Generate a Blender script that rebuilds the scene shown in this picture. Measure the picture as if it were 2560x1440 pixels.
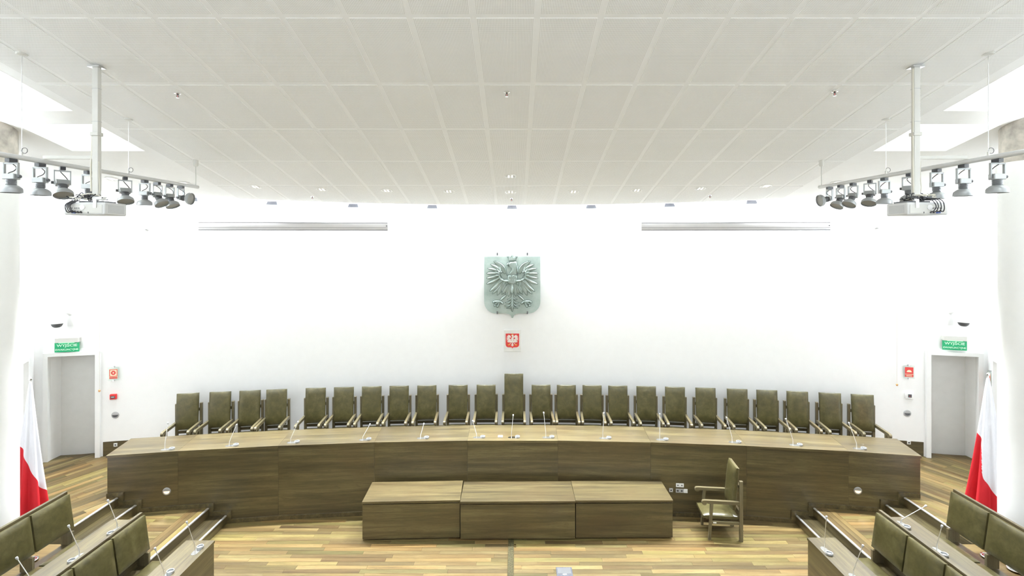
import bpy, bmesh, math, random
from mathutils import Vector, Matrix

random.seed(7)
for o in list(bpy.data.objects):
    bpy.data.objects.remove(o, do_unlink=True)
S = bpy.context.scene
COL = S.collection
PI = math.pi
R = math.radians

# ------------------------------------------------------------------ camera
EYE = 5.78            # eye height above the lower floor (visitors' gallery)
F = 1260.0            # focal length in pixels of a 2560 px wide frame
CX, HY = 1288.0, 600.0
cam = bpy.data.cameras.new('camera')
cam.sensor_width = 36.0
cam.lens = 36.0 * F / 2560.0
cam.shift_x = (1280.0 - CX) / 2560.0
cam.shift_y = (HY - 720.0) / 2560.0
cam.clip_end = 200
co = bpy.data.objects.new('camera', cam)
COL.objects.link(co)
co.location = (0, 0, EYE)
co.rotation_euler = (PI / 2, 0, 0)
S.camera = co

# ------------------------------------------------------------------ colour management, sky
S.view_settings.view_transform = 'Standard'
S.view_settings.look = 'None'
S.view_settings.exposure = 0.2
S.view_settings.gamma = 1.0
S.view_settings.use_curve_mapping = False
W = bpy.data.worlds.new('overcast_sky')
S.world = W
W.use_nodes = True
W.node_tree.nodes['Background'].inputs[0].default_value = (0.97, 0.985, 1.0, 1)
W.node_tree.nodes['Background'].inputs[1].default_value = 5.5

# arcs shared by wall, desk, chairs and ceiling edge
X0 = -0.06
ARC = 83.6
def arc(c, x): return c - (x - X0) ** 2 / ARC
def arc_rot(x): return math.atan(-2 * (x - X0) / ARC)
C_WALL, C_EDGE, C_DESK = 12.95, 12.38, 10.70
SL = 0.2317                                   # fall of the ceiling towards the wall
TH = math.atan(SL)
def ceil_z(y): return EYE + 3.725 - SL * y
UP = 0.70                                     # podium level

# ------------------------------------------------------------------ lamps
def area(name, loc, rot, sx, sy, power, col=(1, 1, 1), spread=PI):
    l = bpy.data.lights.new(name, 'AREA')
    l.shape = 'RECTANGLE'; l.size = sx; l.size_y = sy; l.energy = power; l.color = col; l.spread = spread
    o = bpy.data.objects.new(name, l); COL.objects.link(o)
    o.location = loc; o.rotation_euler = rot
    return o
def spot(name, loc, power, angle=100, col=(1, 0.95, 0.86), radius=0.08, rot=(0, 0, 0)):
    l = bpy.data.lights.new(name, 'SPOT')
    l.energy = power; l.spot_size = R(angle); l.spot_blend = 0.6; l.shadow_soft_size = radius; l.color = col
    o = bpy.data.objects.new(name, l); COL.objects.link(o)
    o.location = loc; o.rotation_euler = rot
    return o
# fluorescent cove behind the ceiling edge, washing the curved wall
for i in range(13):
    x = X0 + (i - 6) * 1.66
    a = arc_rot(x)
    area('cove_lamp', (x, arc(C_WALL - 0.30, x), 7.27), (R(6), 0, a), 1.6, 0.16, 155, (0.885, 0.95, 1.0))
# added fill lamps, unseen, under the ceiling nearer than the first panels in view
for y in (0.6, 2.6, 4.4):
    for i in range(7):
        x = (i - 3) * 2.6 + X0
        spot('hall_fill', (x, y, ceil_z(y) - 0.06), 75, 140, (0.88, 0.95, 1.0), 0.16)
# added fill lamps, unseen, by the side walls and gallery to brighten the ceiling
for y, pw in ((0.5, 140), (3.2, 190), (5.9, 330)):
    for sg in (-1, 1):
        area('wall_fill', (sg * 8.9, y, 6.4), (PI, R(sg * 32), 0), 0.25, 1.6, pw, (0.87, 0.945, 1.0))
for x in (-5.0, 0.0, 5.0):
    area('gallery_fill', (x, -2.9, 6.6), (PI - R(28), 0, 0), 2.2, 0.25, 150, (0.87, 0.945, 1.0))
# ceiling downlights in view
DOWN = [(280, 447), (462, 458.5), (638.8, 466.6), (805, 473.4), (966.6, 476), (1122.2, 478), (1276.5, 479.5),
        (1433.5, 478.8), (1592, 475.2), (1751, 470.8), (1915, 465), (2090, 456.8), (2275, 447), (1276, 440.5)]
K_CEIL = F * 3.725
def on_ceiling(px, py):                       # where a sight line meets the sloping ceiling
    y = K_CEIL / (892.0 - py)
    return Vector(((px - CX) / F * y, y, ceil_z(y)))
def at(px, py, y):                            # the point at depth y on a sight line
    return Vector(((px - CX) / F * y, y, EYE - (py - HY) / F * y))
for px, py in DOWN:
    p = on_ceiling(px, py)
    spot('ceiling_downlight_lamp', (p.x, p.y, p.z - 0.05), 1550, 68, (0.92, 0.965, 1.0), 0.06, (R(-15), 0, 0))

# ------------------------------------------------------------------ materials
MATS = {}
class NT:
    def __init__(self, name):
        m = bpy.data.materials.new(name); m.use_nodes = True
        self.m = m; self.t = m.node_tree; self.n = self.t.nodes; self.l = self.t.links
        self.b = self.n['Principled BSDF']
        MATS[name] = m
    def add(self, typ, **kw):
        n = self.n.new(typ)
        for k, v in kw.items(): setattr(n, k, v)
        return n
    def link(self, a, b): self.l.new(a, b)
    def math(self, op, a, b=None, c=None):
        n = self.add('ShaderNodeMath', operation=op)
        for i, v in enumerate((a, b, c)):
            if v is None: continue
            if isinstance(v, (int, float)): n.inputs[i].default_value = v
            else: self.link(v, n.inputs[i])
        return n.outputs[0]
    def ramp(self, fac, stops):
        n = self.add('ShaderNodeValToRGB')
        e = n.color_ramp.elements
        while len(e) < len(stops): e.new(0.5)
        for k, (p, c) in enumerate(stops):
            e[k].position = p; e[k].color = (*c, 1)
        self.link(fac, n.inputs[0])
        return n.outputs[0]
    def noise(self, vec, scale, detail=4, rough=0.55, w=None, dist=0.0):
        n = self.add('ShaderNodeTexNoise')
        if w is not None:
            n.noise_dimensions = '4D'
            if isinstance(w, (int, float)): n.inputs['W'].default_value = w
            else: self.link(w, n.inputs['W'])
        n.inputs['Scale'].default_value = scale; n.inputs['Detail'].default_value = detail
        n.inputs['Roughness'].default_value = rough; n.inputs['Distortion'].default_value = dist
        self.link(vec, n.inputs['Vector'])
        return n.outputs['Fac']
    def mapped(self, scale=(1, 1, 1), src='Object'):
        tc = self.add('ShaderNodeTexCoord'); mp = self.add('ShaderNodeMapping')
        mp.inputs['Scale'].default_value = scale
        self.link(tc.outputs[src], mp.inputs[0])
        return mp.outputs[0]
    def mix(self, fac, a, b, blend='MIX'):
        n = self.add('ShaderNodeMix', data_type='RGBA', blend_type=blend)
        for sock, v in ((n.inputs['Factor'], fac), (n.inputs['A'], a), (n.inputs['B'], b)):
            if isinstance(v, (int, float)): sock.default_value = v
            elif isinstance(v, tuple): sock.default_value = (*v, 1)
            else: self.link(v, sock)
        return n.outputs['Result']
    def bump(self, h, strength=0.2, dist=0.01):
        n = self.add('ShaderNodeBump'); n.inputs['Strength'].default_value = strength; n.inputs['Distance'].default_value = dist
        self.link(h, n.inputs['Height']); self.link(n.outputs[0], self.b.inputs['Normal'])
    def set(self, **kw):
        for k, v in kw.items():
            s = self.b.inputs[k.replace('_', ' ')]
            if isinstance(v, tuple) and len(v) == 3: v = (*v, 1)
            if isinstance(v, (int, float, tuple)): s.default_value = v
            else: self.link(v, s)
        return self.m

def plain(name, col, rough=0.5, metal=0.0, spec=0.5, var=0.06, scale=6.0, **kw):
    t = NT(name)
    f = t.noise(t.mapped(), scale, 3)
    lo = tuple(c * (1 - var) for c in col); hi = tuple(min(1, c * (1 + var)) for c in col)
    t.set(Base_Color=t.ramp(f, [(0.3, lo), (0.7, hi)]), Roughness=rough, Metallic=metal, **kw)
    t.b.inputs['Specular IOR Level'].default_value = spec
    return t.m

def wood(name, dark, mid, light, rough=0.4, spec=0.5, axis=0, coat=0.0, tint=0.25, fine=1.0, hue=False):
    """stained oak: long grain with cathedral figure along one local axis, tone varied per object"""
    t = NT(name)
    sc = [9.0 * fine] * 3; sc[axis] = 0.55 * fine
    vec = t.mapped(tuple(sc))
    oi = t.add('ShaderNodeObjectInfo')
    w = t.math('MULTIPLY', oi.outputs['Random'], 37.0)
    g1 = t.noise(vec, 1.0, 5, 0.6, w, 0.6)
    sc2 = [70.0 * fine] * 3; sc2[axis] = 2.2 * fine
    g2 = t.noise(t.mapped(tuple(sc2)), 1.0, 3, 0.6, w)
    # cathedral rings: contour lines of the broad figure
    ring = t.math('ABSOLUTE', t.math('SINE', t.math('MULTIPLY', g1, 46.0)))
    ring = t.math('POWER', t.math('SUBTRACT', 1.0, ring), 3.0)
    c = t.ramp(g1, [(0.28, dark), (0.5, mid), (0.74, light)])
    c = t.mix(t.math('MULTIPLY', ring, 0.45), c, tuple(v * 0.7 for v in dark))
    c = t.mix(t.ramp(g2, [(0.42, (0, 0, 0)), (0.68, (0.75, 0.75, 0.75))]), c, t.mix(0.6, c, dark), 'MIX')
    warm = t.noise(t.mapped((0.7, 0.7, 0.7)), 1.3, 3, 0.5, w)
    c = t.mix(t.math('MULTIPLY', t.ramp(warm, [(0.45, (0, 0, 0)), (0.7, (1, 1, 1))]), 0.35), c, tuple((a + b) / 2 * k for a, b, k in zip(dark, mid, (1.35, 1.05, 0.95))))
    br = t.math('MULTIPLY_ADD', oi.outputs['Random'], 2 * tint, 1.0 - tint)
    cb = t.add('ShaderNodeCombineXYZ')
    for i in range(3): t.link(br, cb.inputs[i])
    c = t.mix(1.0, c, cb.outputs[0], 'MULTIPLY')
    if hue:
        h = t.math('FRACT', t.math('MULTIPLY', oi.outputs['Random'], 17.3))
        c = t.mix(1.0, c, t.ramp(h, [(0.0, (1.08, 0.95, 0.86)), (0.3, (1.04, 0.99, 0.94)), (0.6, (1.0, 1.0, 1.0)), (1.0, (0.94, 1.04, 0.86))]), 'MULTIPLY')
    t.set(Base_Color=c, Roughness=rough)
    t.b.inputs['Specular IOR Level'].default_value = spec
    t.b.inputs['Coat Weight'].default_value = coat
    t.b.inputs['Coat Roughness'].default_value = 0.25
    t.bump(g2, 0.12, 0.004)
    return t.m

wood('wood_desk', (0.030, 0.022, 0.009), (0.080, 0.061, 0.0245), (0.145, 0.116, 0.049), 0.36, 0.5, 0, coat=0.55, tint=0.12)
wood('wood_desk_y', (0.030, 0.022, 0.009), (0.080, 0.061, 0.0245), (0.145, 0.116, 0.049), 0.36, 0.5, 1, coat=0.55, tint=0.12)
wood('wood_desk_z', (0.030, 0.022, 0.009), (0.080, 0.061, 0.0245), (0.145, 0.116, 0.049), 0.36, 0.5, 2, coat=0.55, tint=0.12)
wood('wood_floor', (0.052, 0.034, 0.011), (0.120, 0.087, 0.033), (0.185, 0.148, 0.065), 0.42, 0.35, 0, tint=0.42, hue=True)
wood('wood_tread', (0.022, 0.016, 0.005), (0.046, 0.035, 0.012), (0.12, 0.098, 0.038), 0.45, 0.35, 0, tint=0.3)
wood('wood_chair', (0.07, 0.06, 0.032), (0.13, 0.108, 0.058), (0.19, 0.16, 0.09), 0.35, 0.5, 2, tint=0.06, fine=1.6)
wood('wood_arm', (0.07, 0.06, 0.032), (0.13, 0.108, 0.058), (0.19, 0.16, 0.09), 0.30, 0.5, 1, tint=0.06, fine=1.6)

def leather():
    t = NT('leather')
    v = t.mapped((1, 1, 1))
    oi = t.add('ShaderNodeObjectInfo')
    w = t.math('MULTIPLY', oi.outputs['Random'], 21.0)
    f = t.noise(v, 9.0, 6, 0.65, w, 0.4)
    g = t.noise(v, 260.0, 2, 0.5)
    t.set(Base_Color=t.ramp(f, [(0.3, (0.038, 0.032, 0.011)), (0.55, (0.069, 0.059, 0.022)), (0.8, (0.110, 0.096, 0.042))]), Roughness=0.30)
    t.bump(g, 0.10, 0.002)
leather()
plain('paint_wall', (0.86, 0.86, 0.85), 0.7, var=0.01)
plain('paint_ceiling', (0.87, 0.868, 0.862), 0.75, var=0.01, spec=0.3)
plain('paint_door', (0.62, 0.615, 0.59), 0.45, var=0.02)
plain('paint_frame', (0.80, 0.80, 0.785), 0.4, var=0.01)
plain('paint_white', (0.82, 0.82, 0.81), 0.35, var=0.01)
plain('plastic_cream', (0.58, 0.57, 0.53), 0.35, var=0.02)
plain('plastic_grey', (0.42, 0.42, 0.42), 0.35, var=0.03)
plain('lamp_grey', (0.33, 0.34, 0.34), 0.35, 0.35, var=0.03)
plain('lamp_rib', (0.12, 0.122, 0.125), 0.4, 0.3, var=0.05)
plain('dark_grey', (0.07, 0.07, 0.075), 0.4, var=0.05)
plain('black', (0.012, 0.012, 0.016), 0.4, var=0.1)
plain('blue_plug', (0.03, 0.07, 0.28), 0.4, var=0.05)
plain('steel', (0.60, 0.60, 0.60), 0.22, 1.0, var=0.03)
plain('chrome', (0.80, 0.80, 0.80), 0.12, 1.0, var=0.02)
plain('aluminium', (0.75, 0.74, 0.72), 0.35, 0.9, var=0.03)
plain('concrete_collar', (0.42, 0.38, 0.33), 0.6, var=0.35, scale=5)
plain('red', (0.62, 0.012, 0.012), 0.4, var=0.04)
plain('sign_red', (0.60, 0.035, 0.03), 0.4, var=0.03)
plain('sign_cream', (0.85, 0.78, 0.55), 0.45, var=0.02)
plain('sign_green', (0.0, 0.36, 0.14), 0.4, var=0.03)
plain('sign_text', (0.62, 0.88, 0.70), 0.45, var=0.02)
plain('gold', (0.75, 0.42, 0.08), 0.3, 0.6, var=0.08)
plain('eagle_white', (0.82, 0.80, 0.76), 0.45, var=0.03)
plain('plaque_stone', (0.80, 0.80, 0.77), 0.5, var=0.05)
plain('cloth_white', (0.66, 0.66, 0.70), 0.8, var=0.02)
plain('cloth_red', (0.46, 0.003, 0.010), 0.8, var=0.05)
plain('wood_knob', (0.55, 0.30, 0.12), 0.4, var=0.1)
plain('cord', (0.70, 0.66, 0.60), 0.6, var=0.05)
plain('cable_cream', (0.60, 0.57, 0.48), 0.5, var=0.05)
plain('floor_strip', (0.050, 0.043, 0.018), 0.7, spec=0.2, var=0.9, scale=60)
plain('washer_grey', (0.035, 0.035, 0.042), 0.6, var=0.04)
plain('floor_metal', (0.085, 0.088, 0.10), 0.8, spec=0.15, var=0.25, scale=40)
plain('projector_white', (0.58, 0.58, 0.57), 0.35, var=0.02)
plain('emblem_shade', (0.13, 0.18, 0.155), 0.3, var=0.12)  # dark tone for the shade painted around the eagle's relief
plain('roof_felt', (0.3, 0.3, 0.3), 0.9)
plain('screen_case', (0.66, 0.64, 0.64), 0.4, var=0.02)
plain('screen_trim', (0.10, 0.095, 0.10), 0.5, var=0.02)

def clear_plate():
    t = NT('clear_glass')
    tr = t.add('ShaderNodeBsdfTransparent'); tr.inputs[0].default_value = (0.93, 0.97, 0.95, 1)
    gl = t.add('ShaderNodeBsdfGlossy'); gl.inputs['Roughness'].default_value = 0.05
    mx = t.add('ShaderNodeMixShader'); mx.inputs[0].default_value = 0.07
    t.link(tr.outputs[0], mx.inputs[1]); t.link(gl.outputs[0], mx.inputs[2])
    t.link(mx.outputs[0], t.n['Material Output'].inputs[0])
clear_plate()
def emblem_glass():
    t = NT('emblem_glass')
    f = t.noise(t.mapped(), 3.0, 5, 0.6)
    t.set(Base_Color=t.ramp(f, [(0.3, (0.44, 0.54, 0.49)), (0.7, (0.64, 0.73, 0.69))]), Roughness=0.25)
    t.b.inputs['Transmission Weight'].default_value = 0.35
    t.b.inputs['IOR'].default_value = 1.3
emblem_glass()
def glow(name, col, s):
    t = NT(name)
    t.set(Base_Color=col, Roughness=0.5)
    t.b.inputs['Emission Color'].default_value = (*col, 1); t.b.inputs['Emission Strength'].default_value = s
glow('step_glow', (1.0, 0.62, 0.36), 1.5)
glow('lamp_glow', (1.0, 0.97, 0.90), 1.2)
glow('sign_glow', (0.35, 1.0, 0.45), 0.8)
def perforated():
    t = NT('perforated_board')
    tc = t.add('ShaderNodeTexCoord'); sp = t.add('ShaderNodeSeparateXYZ')
    t.link(tc.outputs['Object'], sp.inputs[0])
    d = []
    for k in (0, 1):
        u = t.math('FRACT', t.math('MULTIPLY_ADD', sp.outputs[k], 1 / 0.0175, 100.0))
        d.append(t.math('POWER', t.math('SUBTRACT', u, 0.5), 2.0))
    r2 = t.math('ADD', d[0], d[1])
    hole = t.math('LESS_THAN', r2, 0.23 ** 2)
    f = t.noise(t.mapped(), 2.0, 3)
    base = t.ramp(f, [(0.3, (0.865, 0.863, 0.857)), (0.7, (0.885, 0.883, 0.877))])
    t.set(Base_Color=t.mix(hole, base, (0.40, 0.385, 0.36)), Roughness=0.75)
    t.b.inputs['Specular IOR Level'].default_value = 0.3
perforated()

# ------------------------------------------------------------------ mesh helpers
class MB:
    def __init__(self): self.v = []; self.f = []; self.m = []; self.mi = 0
    def poly(self, pts, faces):
        b = len(self.v); self.v += [tuple(p) for p in pts]
        for f in faces: self.f.append([b + i for i in f]); self.m.append(self.mi)
        return self
    def box(self, x0, x1, y0, y1, z0, z1):
        return self.poly([(x0, y0, z0), (x1, y0, z0), (x1, y1, z0), (x0, y1, z0), (x0, y0, z1), (x1, y0, z1), (x1, y1, z1), (x0, y1, z1)],
                         [(0, 3, 2, 1), (4, 5, 6, 7), (0, 1, 5, 4), (1, 2, 6, 5), (2, 3, 7, 6), (3, 0, 4, 7)])
    def cbox(self, c, s): return self.box(c[0] - s[0] / 2, c[0] + s[0] / 2, c[1] - s[1] / 2, c[1] + s[1] / 2, c[2] - s[2] / 2, c[2] + s[2] / 2)
    def rbox(self, x0, x1, y0, y1, z0, z1, r=0.01, seg=2, M=None):
        bm = bmesh.new(); bmesh.ops.create_cube(bm, size=1)
        for v in bm.verts:
            v.co = Vector(((x0 + x1) / 2 + v.co.x * (x1 - x0), (y0 + y1) / 2 + v.co.y * (y1 - y0), (z0 + z1) / 2 + v.co.z * (z1 - z0)))
        bmesh.ops.bevel(bm, geom=bm.edges[:], offset=r, segments=seg, affect='EDGES', profile=0.5)
        bm.verts.index_update()
        pts = [(M @ v.co if M else v.co.copy()) for v in bm.verts]
        self.poly(pts, [[v.index for v in f.verts] for f in bm.faces]); bm.free()
        return self
    def prism(self, pts, z0, z1):
        n = len(pts)
        return self.poly([(p[0], p[1], z0) for p in pts] + [(p[0], p[1], z1) for p in pts],
                         [list(range(n))[::-1], list(range(n, 2 * n))] + [(i, (i + 1) % n, n + (i + 1) % n, n + i) for i in range(n)])
    def extrude(self, pts, d):
        """closed polygon of 3D points swept along vector d"""
        n = len(pts); d = Vector(d)
        return self.poly([Vector(p) for p in pts] + [Vector(p) + d for p in pts],
                         [list(range(n))[::-1], list(range(n, 2 * n))] + [(i, (i + 1) % n, n + (i + 1) % n, n + i) for i in range(n)])
    def tube(self, path, r, n=8, caps=True):
        path = [Vector(p) for p in path]; k = len(path)
        rs = r if isinstance(r, (list, tuple)) else [r] * k
        rings = []; ref = None
        for i, p in enumerate(path):
            t = (path[min(i + 1, k - 1)] - path[max(i - 1, 0)]).normalized()
            if ref is None:
                ref = Vector((1, 0, 0)) if abs(t.x) < 0.9 else Vector((0, 1, 0))
            u = (ref - t * ref.dot(t)).normalized(); w = t.cross(u); ref = u
            rings.append([p + (u * math.cos(2 * PI * j / n) + w * math.sin(2 * PI * j / n)) * rs[i] for j in range(n)])
        pts = [q for ring in rings for q in ring]
        fc = [(i * n + j, i * n + (j + 1) % n, (i + 1) * n + (j + 1) % n, (i + 1) * n + j) for i in range(k - 1) for j in range(n)]
        if caps: fc += [list(range(n))[::-1], [(k - 1) * n + j for j in range(n)]]
        return self.poly(pts, fc)
    def lathe(self, prof, n=20, M=None, cap=True):
        """profile of (radius, z) about local z"""
        pts = []; k = len(prof)
        for r, z in prof:
            for j in range(n):
                p = Vector((r * math.cos(2 * PI * j / n), r * math.sin(2 * PI * j / n), z))
                pts.append(M @ p if M else p)
        fc = [(i * n + j, i * n + (j + 1) % n, (i + 1) * n + (j + 1) % n, (i + 1) * n + j) for i in range(k - 1) for j in range(n)]
        if cap: fc += [list(range(n))[::-1], [(k - 1) * n + j for j in range(n)]]
        return self.poly(pts, fc)
    def xf(self, M):
        self.v = [tuple(M @ Vector(p)) for p in self.v]; return self
    def mesh(self, name, mats, smooth=True):
        me = bpy.data.meshes.new(name); me.from_pydata(self.v, [], self.f)
        for m in (mats if isinstance(mats, (list, tuple)) else [mats]): me.materials.append(MATS[m])
        me.polygons.foreach_set('material_index', self.m)
        bm = bmesh.new(); bm.from_mesh(me); bmesh.ops.recalc_face_normals(bm, faces=bm.faces[:]); bm.to_mesh(me); bm.free()
        if smooth:
            me.polygons.foreach_set('use_smooth', [True] * len(me.polygons)); me.set_sharp_from_angle(angle=R(35))
        me.update()
        return me
    def build(self, name, mats, parent=None, smooth=True, loc=None, rot=None):
        o = bpy.data.objects.new(name, self.mesh(name, mats, smooth)); COL.objects.link(o)
        if parent: o.parent = parent
        if loc: o.location = loc
        if rot: o.rotation_euler = rot
        return o

def crv(path, n=5):
    """points along a smooth curve through the given ones"""
    P = [Vector(p) for p in path]; P = [P[0] * 2 - P[1]] + P + [P[-1] * 2 - P[-2]]; out = []
    for i in range(1, len(P) - 2):
        a, b, c, d = P[i - 1:i + 3]
        for k in range(n):
            f = k / n
            out.append(0.5 * ((2 * b) + (c - a) * f + (2 * a - 5 * b + 4 * c - d) * f * f + (3 * b - a - 3 * c + d) * f ** 3))
    return out + [P[-2]]
def link_mesh(name, me, parent=None, loc=None, rot=None):
    o = bpy.data.objects.new(name, me); COL.objects.link(o)
    if parent: o.parent = parent
    if loc is not None: o.location = loc
    if rot is not None: o.rotation_euler = rot
    return o
def tag(o, label, cat, group=None):
    o['label'] = label; o['category'] = cat
    if group: o['group'] = group
    return o
def thing(name, label, cat, loc=(0, 0, 0), rz=0.0, group=None):
    o = bpy.data.objects.new(name, None); COL.objects.link(o); o.empty_display_size = 0.1
    o.location = loc; o.rotation_euler = (0, 0, rz)
    return tag(o, label, cat, group)
def structure(o): o['kind'] = 'structure'; return o
def dup(root, loc, rz, label, group=None):
    r = root.copy(); COL.objects.link(r); r.location = loc; r.rotation_euler = (0, 0, rz); r['label'] = label
    if group: r['group'] = group
    def kids(a, b):
        for ch in list(a.children):
            c = ch.copy(); COL.objects.link(c); c.parent = b; kids(ch, c)
    kids(root, r)
    return r
def cushion(w, h, t, nx=10, ny=10, edge=0.45, M=None, mb=None):
    """padded panel in local xz, bulging towards -y, flat at y=0"""
    mb = mb or MB()
    pts = []; fc = []
    def prof(u): return max(0.0, 1 - abs(u) ** 5)
    us = [math.sin((i / nx - 0.5) * PI) for i in range(nx + 1)]; vs = [math.sin((j / ny - 0.5) * PI) for j in range(ny + 1)]
    for v in vs:
        for u in us:
            pts.append(Vector((u * w / 2, -t * (edge + (1 - edge) * (prof(u) * prof(v)) ** 0.6), v * h / 2)))
    for j in range(ny):
        for i in range(nx):
            a = j * (nx + 1) + i; fc.append((a, a + 1, a + nx + 2, a + nx + 1))
    ring = [i for i in range(nx + 1)] + [j * (nx + 1) + nx for j in range(1, ny + 1)] + [ny * (nx + 1) + i for i in range(nx - 1, -1, -1)] + [j * (nx + 1) for j in range(ny - 1, 0, -1)]
    b = len(pts)
    for i in ring: pts.append(Vector((pts[i].x, 0, pts[i].z)))
    n = len(ring)
    for k in range(n): fc.append((ring[k], b + k, b + (k + 1) % n, ring[(k + 1) % n]))
    fc.append([b + k for k in range(n)])
    if M: pts = [M @ p for p in pts]
    return mb.poly(pts, fc)
def text_mesh(s, height, width, depth, bold=0.0):
    cu = bpy.data.curves.new('txt', 'FONT'); cu.body = s; cu.align_x = 'CENTER'; cu.align_y = 'CENTER'; cu.size = 1; cu.extrude = 0.02; cu.offset = bold; cu.resolution_u = 3
    o = bpy.data.objects.new('txt', cu); COL.objects.link(o)
    dg = bpy.context.evaluated_depsgraph_get()
    me = bpy.data.meshes.new_from_object(o.evaluated_get(dg))
    bpy.data.objects.remove(o, do_unlink=True)
    xs = [v.co.x for v in me.vertices]; ys = [v.co.y for v in me.vertices]
    cxm, cym = (max(xs) + min(xs)) / 2, (max(ys) + min(ys)) / 2
    sx, sy = width / (max(xs) - min(xs)), height / (max(ys) - min(ys))
    for v in me.vertices:      # text in local xz, facing -y
        v.co = Vector(((v.co.x - cxm) * sx, -v.co.z / 0.02 * depth / 2, (v.co.y - cym) * sy))
    return me
def clip(poly, a, b):
    """keep the part of a convex polygon left of the line a->b"""
    out = []; n = len(poly)
    def side(p): return (b[0] - a[0]) * (p[1] - a[1]) - (b[1] - a[1]) * (p[0] - a[0])
    for i in range(n):
        p, q = poly[i], poly[(i + 1) % n]; sp, sq = side(p), side(q)
        if sp >= 0: out.append(p)
        if sp * sq < 0:
            k = sp / (sp - sq); out.append((p[0] + (q[0] - p[0]) * k, p[1] + (q[1] - p[1]) * k))
    return out
ORD = ['first', 'second', 'third', 'fourth', 'fifth', 'sixth', 'seventh', 'eighth', 'ninth', 'tenth', 'eleventh', 'twelfth', 'thirteenth']

# ================================================================== SETTING
# ---- curved back wall with two recessed doorways
LC, RC = (-11.0, arc(C_WALL, -11.0)), (10.82, arc(C_WALL, 10.82))
DL = (-10.72, -9.80); DR = (9.70, 10.62)      # door openings
DTOP = 3.115
xs = sorted(set([LC[0], RC[0], *DL, *DR] + [-9.6 + i * 0.6 for i in range(33)]))
m = MB()
for a, b in zip(xs, xs[1:]):
    mid = (a + b) / 2
    z0 = DTOP if (DL[0] < mid < DL[1] or DR[0] < mid < DR[1]) else 0.0
    m.poly([(a, arc(C_WALL, a), z0), (b, arc(C_WALL, b), z0), (b, arc(C_WALL, b), 8.4), (a, arc(C_WALL, a), 8.4)], [(0, 1, 2, 3)])
REC = 0.30
for x0, x1 in (DL, DR):                       # reveals
    p = [(x0, arc(C_WALL, x0)), (x1, arc(C_WALL, x1))]
    q = [(p[0][0], p[0][1] + REC + 0.1), (p[1][0], p[1][1] + REC + 0.1)]
    for (a, b) in ((p[0], q[0]), (p[1], q[1])):
        m.poly([(*a, UP - 0.02), (*b, UP - 0.02), (*b, DTOP), (*a, DTOP)], [(0, 1, 2, 3)])
    m.poly([(*p[0], DTOP), (*p[1], DTOP), (*q[1], DTOP), (*q[0], DTOP)], [(0, 1, 2, 3)])
wall_back = structure(m.build('wall_back', 'paint_wall', smooth=False))
def wall_box(mb, x0, x1, z0, z1, out0, out1, n=4):
    """a strip following the back wall, from out0 to out1 in front of it"""
    for i in range(n):
        a = x0 + (x1 - x0) * i / n; b = x0 + (x1 - x0) * (i + 1) / n
        P = [(a, arc(C_WALL, a) - out1), (b, arc(C_WALL, b) - out1), (b, arc(C_WALL, b) - out0), (a, arc(C_WALL, a) - out0)]
        mb.prism(P, z0, z1)
    return mb
# wooden skirting along the back wall, in lengths
bb = bpy.data.objects.new('baseboard_back', None); COL.objects.link(bb); structure(bb)
n_b = 10
for i in range(n_b):
    a = -9.70 + (19.31) * i / n_b; b = -9.70 + 19.31 * (i + 1) / n_b - 0.004
    xm = (a + b) / 2
    MB().box(-(b - a) / 2, (b - a) / 2, -0.022, 0, 0, 0.335).build('board', 'wood_desk', bb, False, (xm, arc(C_WALL, xm) - 0.004, UP), (0, 0, arc_rot(xm)))
# ---- doors in the back wall
def back_door(name, x0, x1, hinge_side):
    d = bpy.data.objects.new(name, None); COL.objects.link(d); structure(d)
    xm = (x0 + x1) / 2; a = arc_rot(xm)
    d.location = (xm, arc(C_WALL, xm), UP); d.rotation_euler = (0, 0, a)
    w = (x1 - x0) / math.cos(a) / 2; h = DTOP - UP
    fr = MB(); fr.box(-w - 0.085, -w + 0.012, -0.075, 0.03, 0, h + 0.07).box(w - 0.012, w + 0.085, -0.075, 0.03, 0, h + 0.07).box(-w + 0.012, w - 0.012, -0.075, 0.03, h - 0.012, h + 0.07)
    fr.build('door_frame', 'paint_frame', d, False)
    lf = MB().box(-w - 0.1, w + 0.1, REC, REC + 0.045, -0.02, h - 0.004).build('door_leaf', 'paint_door', d, False)
    hx = hinge_side * (w - 0.045)
    hd = MB().lathe([(0.026, 0), (0.026, 0.012)], 14, Matrix.Translation((hx, REC, 1.05)) @ Matrix.Rotation(PI / 2, 4, 'X'))
    hd.tube([(hx, REC - 0.012, 1.05), (hx, REC - 0.055, 1.05), (hx - hinge_side * 0.12, REC - 0.055, 1.05)], 0.009)
    hd.build('door_handle', 'chrome', lf)
    return d
back_door('door_1', *DL, 1)
back_door('door_2', *DR, -1)

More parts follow.
